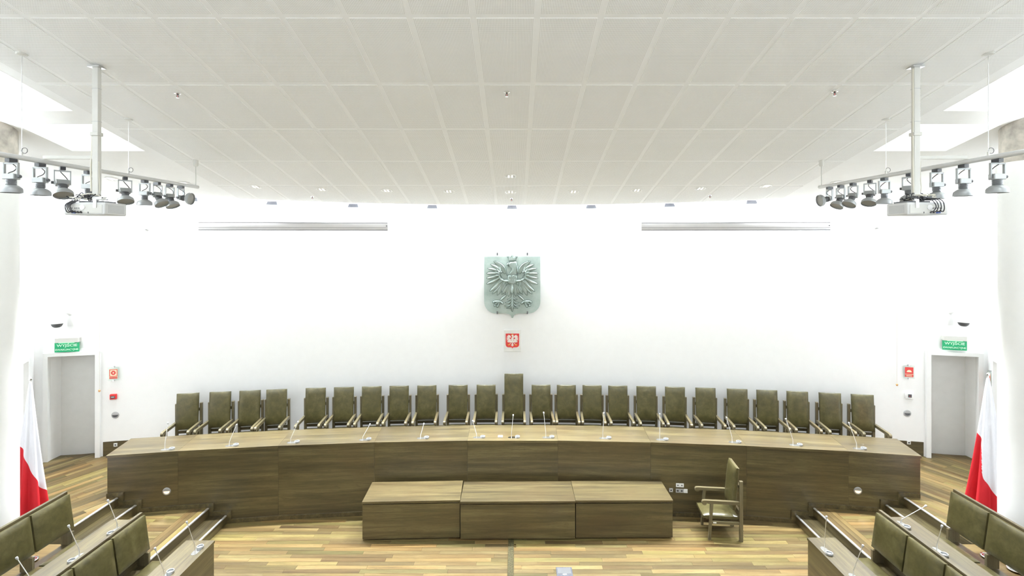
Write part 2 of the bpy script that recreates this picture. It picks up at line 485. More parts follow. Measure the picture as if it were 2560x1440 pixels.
# ---- side walls, leaning in towards the hall, each with a door further along
def side_wall(name, corner, sgn):
    d = Vector((sgn * -0.47, -0.883)).normalized()
    p0 = Vector(corner); p1 = p0 + d * 3.2
    m = MB()
    def face(a, b, z0, z1): m.poly([(a.x, a.y, z0), (b.x, b.y, z0), (b.x, b.y, z1), (a.x, a.y, z1)], [(0, 1, 2, 3)])
    s0, s1 = 0.52, 1.42
    face(p0, p0 + d * s0, 0, 11); face(p0 + d * s0, p0 + d * s1, DTOP, 11); face(p0 + d * s1, p1, 0, 11)
    p2 = Vector((p1.x, -3.5)); face(p1, p2, 0, 11)
    w = structure(m.build(name, 'paint_wall', smooth=False))
    return p0, d, s0, s1
SWL = side_wall('wall_left', LC, -1)
SWR = side_wall('wall_right', RC, 1)
def side_door(name, sw, sgn):
    p0, d, s0, s1 = sw
    e = bpy.data.objects.new(name, None); COL.objects.link(e); structure(e)
    e.location = (p0.x, p0.y, UP)
    e.rotation_euler = (0, 0, math.atan2(d.y, d.x))     # local x runs along the wall towards the camera
    ins = 1 if sgn < 0 else -1                          # local y of the room side
    f = MB()
    for a, b, z0, z1 in ((s0 - 0.08, s0, 0, DTOP - UP + 0.07), (s1, s1 + 0.08, 0, DTOP - UP + 0.07), (s0, s1, DTOP - UP, DTOP - UP + 0.07)):
        f.box(a, b, *sorted((0.06 * ins, -0.03 * ins)), z0, z1)
    f.build('door_frame', 'paint_frame', e, False)
    lf = MB().box(s0 - 0.02, s1 + 0.02, *sorted((-0.06 * ins, -0.10 * ins)), 0.01, DTOP - UP + 0.02).build('door_leaf', 'paint_door', e, False)
    hx = s1 - 0.08
    MB().tube([(hx, -0.06 * ins, 1.05), (hx, -0.01 * ins, 1.05), (hx - 0.12, -0.01 * ins, 1.05)], 0.009).build('door_handle', 'chrome', lf)
side_door('door_3', SWL, -1)
side_door('door_4', SWR, 1)
# hall wall behind the gallery
structure(MB().box(-9.7, 9.6, -3.6, -3.5, 0, 11).build('wall_rear', 'paint_wall', smooth=False))

# ---- sloping ceiling with skylight openings and perforated boards
GX = -0.11                                    # axis of the ceiling grid
SKX = (6.59, 7.90)
SKY = [(5.60, 7.63), (8.07, 9.12)]
def in_sky(x, y):
    return SKX[0] < abs(x - GX) < SKX[1] and any(a < y < b for a, b in SKY)
xs = sorted(set([-11.2, 11.0] + [GX + s * k for s in (-1, 1) for k in (*SKX, 6.39, 8.6, 9.3, 10.0, 10.6)] + [GX + 0.35 + 0.7 * k for k in range(-9, 9)]))
ys = [-3.6, 0, 2.78, 4.144, *SKY[0], *SKY[1], 10.9]
m = MB()
for a, b in zip(xs, xs[1:]):
    for c, d in zip(ys, ys[1:]):
        if in_sky((a + b) / 2, (c + d) / 2): continue
        m.poly([(a, c, ceil_z(c)), (b, c, ceil_z(c)), (b, d, ceil_z(d)), (a, d, ceil_z(d))], [(0, 1, 2, 3)])
    ea, eb = arc(C_EDGE, a), arc(C_EDGE, b)
    P = [(a, 10.9, ceil_z(10.9)), (b, 10.9, ceil_z(10.9)), (b, eb, ceil_z(eb)), (a, ea, ceil_z(ea)), (b, eb, ceil_z(eb) + 0.12), (a, ea, ceil_z(ea) + 0.12)]
    m.poly(P, [(0, 1, 2, 3), (3, 2, 4, 5)])
ceiling = structure(m.build('ceiling', 'paint_ceiling', smooth=False))
PW, PL = 0.63, 1.33
std = None
CT = math.cos(TH)
rows = [(5.506 + 1.362 * k, 5.506 + 1.362 * (k + 1)) for k in range(-2, 5)]
for (ya, yb) in rows:
    for k in range(-9, 10):
        xm = GX + 0.7 * k; w = PW
        x0, x1 = xm - PW / 2, xm + PW / 2
        x0 = max(x0, GX - 6.39); x1 = min(x1, GX + 6.39)
        xc = xm; ym = (ya + yb) / 2
        ea, eb = arc(C_EDGE, x0) - 0.06, arc(C_EDGE, x1) - 0.06
        full = (x1 - x0 > PW - 1e-6) and min(ea, eb) > yb
        loc = (xc, ym, ceil_z(ym) - 0.004)
        if full and std: link_mesh('ceiling_board', std, ceiling, loc, (-TH, 0, 0)); continue
        poly = [(x0 - xc, -PL / 2), (x1 - xc, -PL / 2), (x1 - xc, PL / 2), (x0 - xc, PL / 2)]
        if not full: poly = clip(poly, (x1 - xc, (eb - ym) / CT), (x0 - xc, (ea - ym) / CT))
        if len(poly) < 3: continue
        o = MB().prism(poly, -0.001, 0.0035).build('ceiling_board', 'perforated_board', ceiling, False, loc, (-TH, 0, 0))
        if full: std = o.data
# roof over the plenum, closed except over the skylights
RZ = 0.85
m = MB()
ys2 = [-3.6, *SKY[0], *SKY[1], 13.3]
xs2 = sorted([-11.6, 11.4] + [GX + s * k for s in (-1, 1) for k in SKX])
for a, b in zip(xs2, xs2[1:]):
    for c, d in zip(ys2, ys2[1:]):
        if in_sky((a + b) / 2, (c + d) / 2): continue
        m.poly([(a, c, ceil_z(c) + RZ), (b, c, ceil_z(c) + RZ), (b, d, ceil_z(d) + RZ), (a, d, ceil_z(d) + RZ)], [(0, 1, 2, 3)])
structure(m.build('roof', 'paint_ceiling', smooth=False))
wn = 0
for s in (-1, 1):
    for (c, d) in SKY:
        wn += 1
        x0, x1 = sorted((GX + s * SKX[0], GX + s * SKX[1]))
        m = MB()
        def q(xa, ya, xb, yb):
            m.poly([(xa, ya, ceil_z(ya) - 0.003), (xb, yb, ceil_z(yb) - 0.003), (xb, yb, ceil_z(yb) + RZ), (xa, ya, ceil_z(ya) + RZ)], [(0, 1, 2, 3)])
        q(x0, c, x1, c); q(x0, d, x1, d); q(x0, c, x0, d); q(x1, c, x1, d)
        w = structure(m.build('window_%d' % wn, 'paint_white', smooth=False))
        g = MB().prism([(x0, c), (x1, c), (x1, d), (x0, d)], 0, 0.02)
        g.v = [(x, y, ceil_z(y) + RZ - 0.06 + z) for x, y, z in g.v]
        g.build('pane', 'clear_glass', w, False)

# ---- floors
fl = structure(MB().box(-9.5, 9.4, -3.5, 10.9, -0.12, -0.022).build('floor', 'wood_floor', smooth=False))
PWID = 0.105
def plank(parent, mat, cx, cy, z, w, l, rz=0.0, t=0.02):
    return MB().box(-l / 2, l / 2, -w / 2, w / 2, -t, 0).build('plank', mat, parent, False, (cx, cy, z), (0, 0, rz))
y = 7.9
while y < 10.72:
    for (a, b) in ((-6.1, X0 - 0.075), (X0 + 0.035, 6.0)):
        x = a - random.uniform(0, 1.2)
        while x < b:
            l = random.choice((1.0, 1.3, 1.6, 1.9)) * random.uniform(0.85, 1.1)
            p, q_ = max(x, a), min(x + l, b)
            if q_ - p > 0.12:
                plank(fl, 'wood_floor', (p + q_) / 2, y + PWID / 2, 0, PWID - 0.003, q_ - p - 0.003)
            x += l
    y += PWID
MB().box(X0 - 0.072, X0 + 0.032, 4.0, 10.68, -0.02, 0.002).build('joint_strip', 'floor_strip', fl, False)
# podium
pf = MB()
pf.box(-11.4, -7.50, -3.5, 8.45, 0.3, UP - 0.022).box(7.40, 11.3, -3.5, 8.45, 0.3, UP - 0.022)
pf.box(-11.4, -7.865, 8.45, 13.2, 0.3, UP - 0.022).box(7.70, 11.3, 8.45, 13.2, 0.3, UP - 0.022)
pf.box(-7.865, 7.70, 10.80, 13.2, 0.3, UP - 0.022)
podium = structure(pf.build('floor_podium', 'wood_floor', smooth=False))
def diag_planks(sgn):
    dx = Vector((sgn * 0.455, 0.89)).normalized() if sgn < 0 else Vector((-0.455, 0.89)).normalized()
    dx = Vector((0.455, 0.89)).normalized() if sgn < 0 else Vector((-0.455, 0.89)).normalized()
    nx = Vector((-dx.y, dx.x))
    if sgn < 0: region = [(-7.85, 6.6), (-7.85, 12.35), (-11.05, 11.83), (-10.3, 6.6)]
    else: region = [(7.70, 6.6), (10.2, 6.6), (10.9, 11.83), (7.70, 12.35)][::1]
    # make counter-clockwise
    A = sum(region[i][0] * region[(i + 1) % 4][1] - region[(i + 1) % 4][0] * region[i][1] for i in range(4))
    if A < 0: region = region[::-1]
    o = Vector((sgn * 9.3, 9.3))
    wv = 0.125
    for k in range(-34, 35):
        u = -6.0 - random.uniform(0, 1)
        while u < 6:
            l = random.uniform(1.0, 2.1)
            quad = [o + nx * (k * wv + 0.0015) + dx * u, o + nx * (k * wv + 0.0015) + dx * (u + l - 0.003), o + nx * ((k + 1) * wv - 0.0015) + dx * (u + l - 0.003), o + nx * ((k + 1) * wv - 0.0015) + dx * u]
            u += l
            poly = [(p.x, p.y) for p in quad]
            A = sum(poly[i][0] * poly[(i + 1) % 4][1] - poly[(i + 1) % 4][0] * poly[i][1] for i in range(4))
            if A < 0: poly = poly[::-1]
            for i in range(4):
                poly = clip(poly, region[i], region[(i + 1) % 4])
                if len(poly) < 3: break
            if len(poly) < 3: continue
            cx = sum(p[0] for p in poly) / len(poly); cy = sum(p[1] for p in poly) / len(poly)
            a = math.atan2(dx.y, dx.x); ca, sa = math.cos(-a), math.sin(-a)
            loc = [((p[0] - cx) * ca - (p[1] - cy) * sa, (p[0] - cx) * sa + (p[1] - cy) * ca) for p in poly]
            MB().prism(loc, -0.02, 0).build('plank', 'wood_floor', podium, False, (cx, cy, UP), (0, 0, a))
diag_planks(-1); diag_planks(1)
# stairs either side of the desk: two risers, a landing, two risers
XM = -0.08
def stairs(name, sgn):
    e = bpy.data.objects.new(name, None); COL.objects.link(e); structure(e)
    X = lambda v: XM + sgn * v
    n1, n2, n3, n4 = 5.80, 6.13, 7.44, 7.76
    y0, y1 = 8.47, 10.72
    def bx(a, b, ya, yb, z0, z1, nm, mat):
        p, q_ = sorted((X(a), X(b)))
        MB().box(-(q_ - p) / 2, (q_ - p) / 2, -(yb - ya) / 2, (yb - ya) / 2, z0, z1).build(nm, mat, e, False, ((p + q_) / 2, (ya + yb) / 2, 0))
    bx(n1, n2, y0, y1, 0, 0.153, 'riser', 'wood_desk_y')
    bx(n2, n3, -3.4, y1, 0, 0.328, 'riser', 'wood_desk_y')
    bx(n3, n4, y0, y1, 0, 0.503, 'riser', 'wood_desk_y')
    bx(n4, n4 + 0.02, y0, y1, 0, UP - 0.022, 'riser', 'wood_desk_y')
    # treads
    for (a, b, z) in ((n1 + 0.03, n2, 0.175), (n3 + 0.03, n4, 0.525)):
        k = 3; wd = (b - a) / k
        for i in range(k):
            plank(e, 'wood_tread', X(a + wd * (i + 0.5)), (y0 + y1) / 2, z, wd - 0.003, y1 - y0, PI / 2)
    # landing: three boards along the nosing, then boards across
    for i in range(3):
        plank(e, 'wood_floor', X(n2 + 0.03 + 0.105 * (i + 0.5)), (7.0 + y1) / 2, 0.35, 0.102, y1 - 7.0, PI / 2)
    a = n2 + 0.03 + 0.315
    y = 7.6
    while y < y1:
        c = random.uniform(0.3, 0.7) * (n3 - a)
        for p, q_ in ((a, a + c), (a + c, n3)):
            plank(e, 'wood_floor', X((p + q_) / 2), y + PWID / 2, 0.35, PWID - 0.003, q_ - p - 0.003)
        y += PWID
    for nx_, z, yb in ((n1, 0.175, arc(C_DESK, X(n1))), (n2, 0.35, arc(C_DESK, X(n2))), (n3, 0.525, arc(C_DESK, X(n3))), (n4, UP, arc(C_DESK, X(n4)))):
        ya = y0 if nx_ != n4 else 8.76
        p, q_ = sorted((X(nx_ - 0.012), X(nx_ + 0.032)))
        MB().rbox(p, q_, ya, yb - 0.035, z - 0.024, z + 0.004, 0.006, 1).build('nosing', 'aluminium', e)
    return e
stairs('stairs_left', -1); stairs('stairs_right', 1)

# ---- round columns with a bare concrete collar
def column(cx, cy):
    o = MB().lathe([(0.45, UP - 0.3), (0.45, ceil_z(cy) - 0.62)], 48, cap=False).build('column', 'paint_wall', None, True, (cx, cy, 0))
    structure(o)
    zc = ceil_z(cy)
    MB().lathe([(0.435, zc - 0.62), (0.435, zc + 0.2)], 48, cap=False).build('collar', 'concrete_collar', o)
column(-8.57, 8.08); column(8.31, 8.04)

# ================================================================== CURVED DESK
DZ = 1.53
JX = [-8.05, -6.80, -4.90, -2.965, -1.012, 0.905, 2.85, 4.785, 6.72, 7.985]
FP = [Vector((x, arc(C_DESK, x))) for x in JX]
def nrm(x):
    s = -2 * (x - X0) / ARC
    return Vector((-s, 1)).normalized()
BP = [p + nrm(p.x) * 0.87 for p in FP]
desk = thing('curved_desk', 'long curved dark oak judges desk of nine sections facing the hall', 'desk', (X0, C_DESK, 0))
def dl(x, y, z=0.0): return (x - X0, y - C_DESK, z)
for i in range(9):
    a, b = FP[i], FP[i + 1]; mid = (a + b) / 2; L = (b - a).length; ang = math.atan2(b.y - a.y, b.x - a.x)
    zt = DZ - 0.047
    MB().box(-L / 2 + 0.0012, L / 2 - 0.0012, 0.012, 0.042, 0, zt).build('front_panel', 'wood_desk', desk, False, dl(mid.x, mid.y), (0, 0, ang))
    # top slab (plan polygon in the panel's own frame)
    ca, sa = math.cos(-ang), math.sin(-ang)
    def lc(p): d = p - mid; return (d.x * ca - d.y * sa, d.x * sa + d.y * ca)
    g = (b - a).normalized() * 0.0015
    P = [lc(a + g), lc(b - g), lc(BP[i + 1] - g), lc(BP[i] + g)]
    P[0] = (P[0][0], P[0][1] - 0.012); P[1] = (P[1][0], P[1][1] - 0.012)
    if i == 0: P[0] = (P[0][0] - 0.012, P[0][1]); P[3] = (P[3][0] - 0.012, P[3][1])
    if i == 8: P[1] = (P[1][0] + 0.012, P[1][1]); P[2] = (P[2][0] + 0.012, P[2][1])
    MB().prism(P, DZ - 0.045, DZ).build('top_panel', 'wood_desk', desk, False, dl(mid.x, mid.y), (0, 0, ang))
for i, sg in ((0, 1), (9, -1)):
    a, b = FP[i], BP[i]; mid = (a + b) / 2; L = (b - a).length; ang = math.atan2(b.y - a.y, b.x - a.x)
    MB().box(-L / 2 + 0.02, L / 2, *(sorted((-sg * 0.0, -sg * 0.03))), UP - 0.02 if True else 0, DZ - 0.047).build('end_panel', 'wood_desk', desk, False, dl(mid.x, mid.y), (0, 0, ang))
for i in range(1, 9):                         # divider panels under the joints
    a, b = FP[i], BP[i]; mid = (a + b) / 2; L = (b - a).length; ang = math.atan2(b.y - a.y, b.x - a.x)
    MB().box(-L / 2 + 0.040, L / 2 - 0.15, -0.015, 0.015, 0.0, DZ - 0.047).build('divider', 'wood_desk', desk, False, dl(mid.x, mid.y), (0, 0, ang))
# stepped skirting on the face
def face_strip(x0, x1, z0, z1):
    mb = MB(); n = max(1, int(abs(x1 - x0) / 0.7))
    def fy(x):
        for p, q_ in zip(FP, FP[1:]):
            if p.x <= x <= q_.x: return p.y + (q_.y - p.y) * (x - p.x) / (q_.x - p.x)
        return arc(C_DESK, x)
    br = sorted(set([x0, x1] + [p.x for p in FP if x0 < p.x < x1]))
    for a, b in zip(br, br[1:]):
        mb.prism([dl(a, fy(a) - 0.018)[:2], dl(b, fy(b) - 0.018)[:2], dl(b, fy(b) + 0.011)[:2], dl(a, fy(a) + 0.011)[:2]], z0, z1)
    return mb.build('skirting', 'wood_desk_y', desk, False)
SK = 0.085
face_strip(XM - 5.80 + SK, XM + 5.80 - SK, 0, SK)
for sgn in (-1, 1):
    X = lambda v: XM + sgn * v
    lv = [(5.80, 0.0, 0.175), (6.13, 0.175, 0.35), (7.44, 0.35, 0.525), (7.76, 0.525, 0.70)]
    nxt = [6.13, 7.44, 7.76, 8.05]
    for (x, za, zb), xn in zip(lv, nxt):
        a, b = sorted((X(x - SK), X(x)));  face_strip(a, b, za, zb + SK)
        a, b = sorted((X(x), X(xn - (SK if xn < 8 else -0.0))))
        a, b = max(a, -8.05), min(b, 7.985)
        face_strip(a, b, zb, zb + SK)

# ================================================================== CHAIRS
def make_chair(name, label, top=1.40, group=None, foot=0.575):
    t = thing(name, label, 'chair', group=group)
    px = 0.262
    for s in (-1, 1):
        MB().rbox(s * px - 0.028, s * px + 0.028, 0.0, 0.062, 0, 1.155, 0.004, 1).build('rear_leg', 'wood_chair', t)
        lg = MB(); y0 = -0.515
        lg.poly([(s * px - .025, y0 - .065, 0), (s * px + .025, y0 - .065, 0), (s * px + .025, y0 - .02, 0), (s * px - .025, y0 - .02, 0),
                 (s * px - .025, y0 - .026, .705), (s * px + .025, y0 - .026, .705), (s * px + .025, y0 + .028, .705), (s * px - .025, y0 + .028, .705)],
                [(0, 3, 2, 1), (4, 5, 6, 7), (0, 1, 5, 4), (1, 2, 6, 5), (2, 3, 7, 6), (3, 0, 4, 7)])
        lg.build('front_leg', 'wood_chair', t)
        # arm with a scroll under its rounded front end
        zt, zb, yf = 0.765, 0.705, -0.655
        prof = [(0.0, zb - 0.005), (0.0, zt - 0.005), (yf + 0.03, zt)]
        cz, cy, rr = zt - 0.047, yf, 0.047
        for k in range(1, 13):
            a = PI / 2 + k * (PI * 1.55) / 12
            prof.append((cy + rr * math.cos(a), cz + rr * math.sin(a)))
        prof.append((yf + 0.055, zb))
        MB().extrude([(s * px - 0.027, y, z) for y, z in prof], (0.054, 0, 0)).build('armrest', 'wood_arm', t)
        MB().box(s * px - 0.016, s * px + 0.016, -0.52, 0.0, 0.315, 0.365).build('side_stretcher', 'wood_arm', t, False)
    MB().box(-px + 0.016, px - 0.016, -0.30, -0.27, 0.32, 0.36).build('cross_stretcher', 'wood_desk', t, False)
    for zr in (0.49, 0.98): MB().box(-px + 0.028, px - 0.028, 0.012, 0.05, zr, zr + 0.06).build('back_rail', 'wood_desk', t, False)
    sf = MB().box(-0.215, 0.215, -0.60, 0.0, 0.365, 0.405).build('seat_frame', 'wood_desk', t, False)
    cushion(0.49, 0.665, 0.085, 8, 8, 0.6, Matrix.Translation((0, -0.34, 0.405)) @ Matrix.Rotation(-PI / 2, 4, 'X')).build('seat', 'leather', t)
    hb = top - foot
    M = Matrix.Translation((0, -0.075, foot)) @ Matrix.Rotation(R(-5.0), 4, 'X')
    cushion(0.470, hb, 0.085, 10, 12, 0.45, M @ Matrix.Translation((0, 0, hb / 2))).build('backrest', 'leather', t)
    bk = MB().rbox(-0.232, 0.232, 0.0, 0.018, 0.0, hb - 0.003, 0.003, 1, M).build('back_board', 'wood_chair', t)
    return t
CHX = [462.5, 544.3, 619.3, 686.6, 785, 856.2, 926.4, 995.6, 1065.3, 1144.2, 1214.7, 1284.4, 1353, 1416.9, 1481.8, 1546.5, 1618, 1690.8, 1767.7, 1847.7, 1922.6, 1999.4, 2081.7, 2163.7]
chair0 = None
NAMES_L = ['eleventh', 'tenth', 'ninth', 'eighth', 'seventh', 'sixth', 'fifth', 'fourth', 'third', 'second', 'first']
for i, px in enumerate(CHX):
    k = (px - CX) / F
    y = 12.5
    for _ in range(20): y = arc(12.47, k * y)
    x = k * y
    a = arc_rot(x) + (R(random.uniform(-2.0, 2.0)) if i not in (2, 3) else 0)
    loc = (x, y + 0.13, UP)
    grp = 'olive leather armchairs behind the curved desk'
    if i == 11:
        c = make_chair('armchair', 'tallest olive leather armchair at the middle of the row below the red shield plaque', 1.65, grp, 0.605)
        c.location = loc; c.rotation_euler = (0, 0, arc_rot(x)); c.scale = (1, 1, 1.055)
        continue
    if i == 0: lb = 'olive leather armchair at the far left end of the row behind the curved desk'
    elif i == 23: lb = 'olive leather armchair at the far right end of the row behind the curved desk'
    elif i < 11: lb = 'olive leather armchair behind the curved desk, %s to the left of the tall middle chair' % ORD[10 - i]
    else: lb = 'olive leather armchair behind the curved desk, %s to the right of the tall middle chair' % ORD[i - 12]
    if chair0 is None:
        chair0 = make_chair('armchair', lb, 1.395, grp, 0.605); chair0.scale = (1, 1, 1.055); chair0.location = loc; chair0.rotation_euler = (0, 0, a)
    else: dup(chair0, loc, a, lb, grp)
# the loose chair on the lower floor, seen from its side
fc = make_chair('armchair', 'lone olive leather armchair standing sideways on the lower floor by the desk', 1.385)
fc.location = (4.325, 9.93, 0); fc.rotation_euler = (0, 0, R(-90 - 5.5))
st = [c for c in fc.children if c.name.startswith('side_stretcher')]
tagp = MB().box(0.2785, 0.2805, -0.49, -0.43, 0.33, 0.352).build('inventory_tag', 'paint_white', fc, False); tagp['label'] = 'small white inventory tag'

# ================================================================== THREE TABLES ON THE LOWER FLOOR
def table(label, cx, cy, rz, w, d):
    t = thing('table', label, 'table', (cx, cy, 0), rz, 'oak tables in front of the curved desk')
    top = MB().rbox(-w / 2, w / 2, -d / 2, d / 2, 0.705, 0.75, 0.002, 1).build('tabletop', 'wood_desk', t)
    MB().box(-w / 2 + 0.008, w / 2 - 0.008, -d / 2 + 0.004, -d / 2 + 0.026, 0.028, 0.688).build('front_panel', 'wood_desk', t, False)
    for s in (-1, 1):
        x = s * (w / 2 - 0.02)
        MB().box(x - 0.012, x + 0.012, -d / 2 + 0.03, d / 2 - 0.08, 0.06, 0.68).build('side_panel', 'wood_desk_y', t, False)
        MB().box(x - s * 0.07 - 0.03, x - s * 0.07 + 0.03, -d / 2 + 0.03, d / 2 - 0.08, 0.655, 0.705).build('frame_rail', 'dark_grey', t, False)
        for yy in (-d / 2 + 0.09, d / 2 - 0.13):
            cst = MB().lathe([(0.018, -0.012), (0.025, -0.008), (0.025, 0.008), (0.018, 0.012)], 12, Matrix.Translation((x - s * 0.12, yy, 0.025)) @ Matrix.Rotation(PI / 2, 4, 'Y'))
            cst.box(x - s * 0.12 - 0.014, x - s * 0.12 + 0.014, yy - 0.02, yy + 0.02, 0.042, 0.062)
            cst.build('caster', 'black', t)
        MB().box(x - s * 0.12 - 0.02, x - s * 0.12 + 0.02, -d / 2 + 0.05, d / 2 - 0.10, 0.058, 0.08).build('foot_rail', 'dark_grey', t, False)
    nst = 5
    for i in range(nst):
        x = -w / 2 + 0.12 + (w - 0.24) * i / (nst - 1)
        MB().tube([(x, -d / 2 + 0.02, 0.686), (x, -d / 2 + 0.02, 0.706)], 0.009, 8).build('standoff', 'steel', t)
    return t
table('left oak table with its near edge turned slightly, of the three before the desk', -2.017, 10.11, R(2.0), 1.88, 0.795)
table('middle and longest oak table of the three before the curved desk', 0.049, 10.10, R(0.4), 2.222, 0.80)
table('right oak table of the three, next to the lone armchair', 2.108, 10.13, R(0.2), 1.885, 0.785)

# ================================================================== SIDE BENCHES
def side_desk(sgn, y0, label):
    X = lambda v: XM * 0.6 + sgn * v
    t = thing('bench_desk', label, 'desk', (X(5.22), y0, 0))
    def L(v): return X(v) - X(5.22)
    ln = 4.6
    def bx(nm, a, b, ya, yb, z0, z1, mat='wood_desk_y'):
        p, q_ = sorted((L(a), L(b)))
        return MB().box(p, q_, ya, yb, z0, z1).build(nm, mat, t, False)
    bx('desktop', 4.98, 5.46, -ln, 0, 0.712, 0.75)
    bx('front_panel', 4.99, 5.015, -ln, -0.012, 0, 0.708)
    bx('end_panel', 5.017, 5.44, -0.035, -0.008, 0, 0.708, 'wood_desk_z')
    bx('plinth', 5.03, 5.40, -ln, -0.04, 0, 0.10)
    return t
def bench(sgn, y0, xr, zb, with_desk, label):
    X = lambda v: XM * 0.6 + sgn * v
    t = thing('bench', label, 'bench', (X(xr), y0, zb))
    def L(v): return sgn * v              # offset outward (away from the hall axis)
    ln = 4.6
    def bx(nm, a, b, ya, yb, z0, z1, mat='wood_desk_y'):
        p, q_ = sorted((L(a), L(b)))
        return MB().box(p, q_, ya, yb, z0, z1).build(nm, mat, t, False)
    bx('top_rail', 0.0, 0.045, -ln, 0, 0.70, 0.87)
    if with_desk:
        bx('desktop', 0.047, 0.52, -ln, -0.004, 0.712, 0.75)
        bx('back_panel', 0.01, 0.035, -ln, -0.01, 0.0, 0.70)
        bx('end_panel', 0.05, 0.50, -0.04, -0.012, 0.0, 0.71, 'wood_desk_z')
    else:
        bx('rail_cap', 0.046, 0.060, -ln, 0, 0.70, 0.862)
    z_in = -0.35                           # seat stands one tier lower
    pitch = 0.69
    for k in range(6):
        yc = -0.03 - pitch * (k + 0.5)
        M = Matrix.Translation((L(-0.035), yc, 0.845)) @ Matrix.Rotation(-sgn * PI / 2 if sgn > 0 else PI / 2, 4, 'Z')
        # cushion faces the hall axis and reclines: its foot comes forward
        M = M @ Matrix.Rotation(R(-8), 4, 'X') @ Matrix.Translation((0, 0, -0.285))
        b = cushion(0.66, 0.57, 0.07, 8, 8, 0.6, M).build('backrest', 'leather', t)
        MB().rbox(-0.32, 0.32, 0.0, 0.02, -0.28, 0.28, 0.003, 1, M).build('back_board', 'wood_chair', b)
        for yy in (yc + 0.25,):
            p, q_ = sorted((L(0.0), L(-0.19)))
            MB().box(p, q_, yy, yy + 0.04, z_in + 0.40, 0.262).build('post', 'wood_chair', t, False)
        M2 = Matrix.Translation((L(-0.42), yc, z_in + 0.39)) @ Matrix.Rotation(-sgn * PI / 2 if sgn > 0 else PI / 2, 4, 'Z') @ Matrix.Rotation(-PI / 2, 4, 'X')
        cushion(0.66, 0.46, 0.075, 8, 8, 0.6, M2).build('seat', 'leather', t)
    bx('seat_base', -0.62, -0.001, -ln, -0.03, z_in + 0.36, z_in + 0.388)
    bx('seat_support', -0.30, -0.16, -ln + 0.1, -0.10, z_in + 0.0, z_in + 0.358, 'wood_desk_y')
    return t
Y_L, Y_R = 8.44, 8.52
side_desk(-1, Y_L, 'lowest wooden bench desk at the bottom left, with two microphones')
side_desk(1, Y_R, 'lowest wooden bench desk at the bottom right, with two microphones')
bench(-1, Y_L, 6.19, 0.35, True, 'left bench with olive back panels backing onto a raised wooden desk')
bench(1, Y_R, 6.19, 0.35, True, 'right bench with olive back panels backing onto a raised wooden desk')
bench(-1, Y_L, 7.45, 0.70, False, 'highest olive bench on the left, in front of the white column')
bench(1, Y_R, 7.45, 0.70, False, 'highest olive bench on the right, in front of the white column')

# ================================================================== MICROPHONES
MIC = {}
def mic_parts(t, base, top, plate_dir):
    """plate, ring speaker, gooseneck, head; coordinates relative to the stem foot"""
    d = Vector(plate_dir).normalized(); n = Vector((-d.y, d.x))
    pl = []
    for k in range(24):
        a = 2 * PI * k / 24
        c = math.cos(a); s = math.sin(a)
        p = d * (0.05 * (1 if c > 0 else -1) + 0.075 * c + 0.0) + n * 0.05 * s
        pl.append((p.x, p.y))
    MB().prism([(x + d.x * 0.05, y + d.y * 0.05) for x, y in pl], 0, 0.006).build('base_plate', 'chrome', t)
    M = Matrix.Translation((d.x * 0.13, d.y * 0.13, 0))
    MB().lathe([(0.052, 0.006), (0.052, 0.034), (0.047, 0.036), (0.042, 0.034), (0.040, 0.012), (0.0, 0.012)], 24, M).build('ring', 'lamp_grey', t)
    top = Vector(top)
    st = Vector((0, 0, 0.006)); el = Vector((top.x * 0.04, top.y * 0.04, top.z * 0.24))
    path = [st, el * 0.5 + st * 0.5, el]
    for k in range(1, 7):
        f = k / 6; path.append(el + (top - el) * f)
    g = MB().tube(path, [0.009, 0.008, 0.007] + [0.0055] * 6, 8); g.build('gooseneck', 'aluminium', t)
    dv = (top - el).normalized()
    MB().tube([top - dv * 0.01, top, top + dv * 0.012, top + dv * 0.03, top + dv * 0.036], [0.007, 0.013, 0.016, 0.016, 0.010], 10).build('head', 'plastic_grey', t)
def mic(label, loc, top, pd, group):
    t = thing('microphone', label, 'microphone', loc, 0, group)
    mic_parts(t, None, top, pd)
    return t
GM = 'gooseneck microphones on the curved desk'
MD = [((412, 1124.5), (419.5, 1060)), ((573, 1114.8), (590.5, 1064.6)), ((726.4, 1106.9), (744, 1057)), ((906.4, 1100), (923.8, 1062.5)), ((1051, 1096), (1059, 1061.7)),
      ((1191.7, 1094), (1182.5, 1054.6)), ((1278.6, 1094), (1282.8, 1040)), ((1364.6, 1094), (1359.4, 1034)), ((1506.9, 1096), (1509.5, 1034.8)), ((1649.4, 1099.5), (1649.4, 1037.4)),
      ((1830.5, 1106), (1817, 1046.6)), ((1982.7, 1113), (1965.6, 1050)), ((2141.8, 1121.8), (2123, 1059.8))]
for i, (b, tp) in enumerate(MD):
    y = (EYE - DZ) * F / (b[1] - HY)
    p = at(b[0], b[1], y); q_ = at(tp[0], tp[1], y + 0.12)
    mic('%s gooseneck microphone from the left on the curved desk' % ORD[i], p, q_ - p, (math.cos(arc_rot(p.x)), math.sin(arc_rot(p.x))), GM)
def row_mics(rows_):
    for label, b, z, tp, grp in rows_:
        y = (EYE - z) * F / (b[1] - HY)
        p = at(b[0], b[1], y); q_ = at(tp[0], tp[1], y - 0.03 if tp[2] is None else y + tp[2])
        sg = -1 if p.x < 0 else 1
        mic(label, p, q_ - p, (0, 1 if 'lowest left' in label else -1), grp)
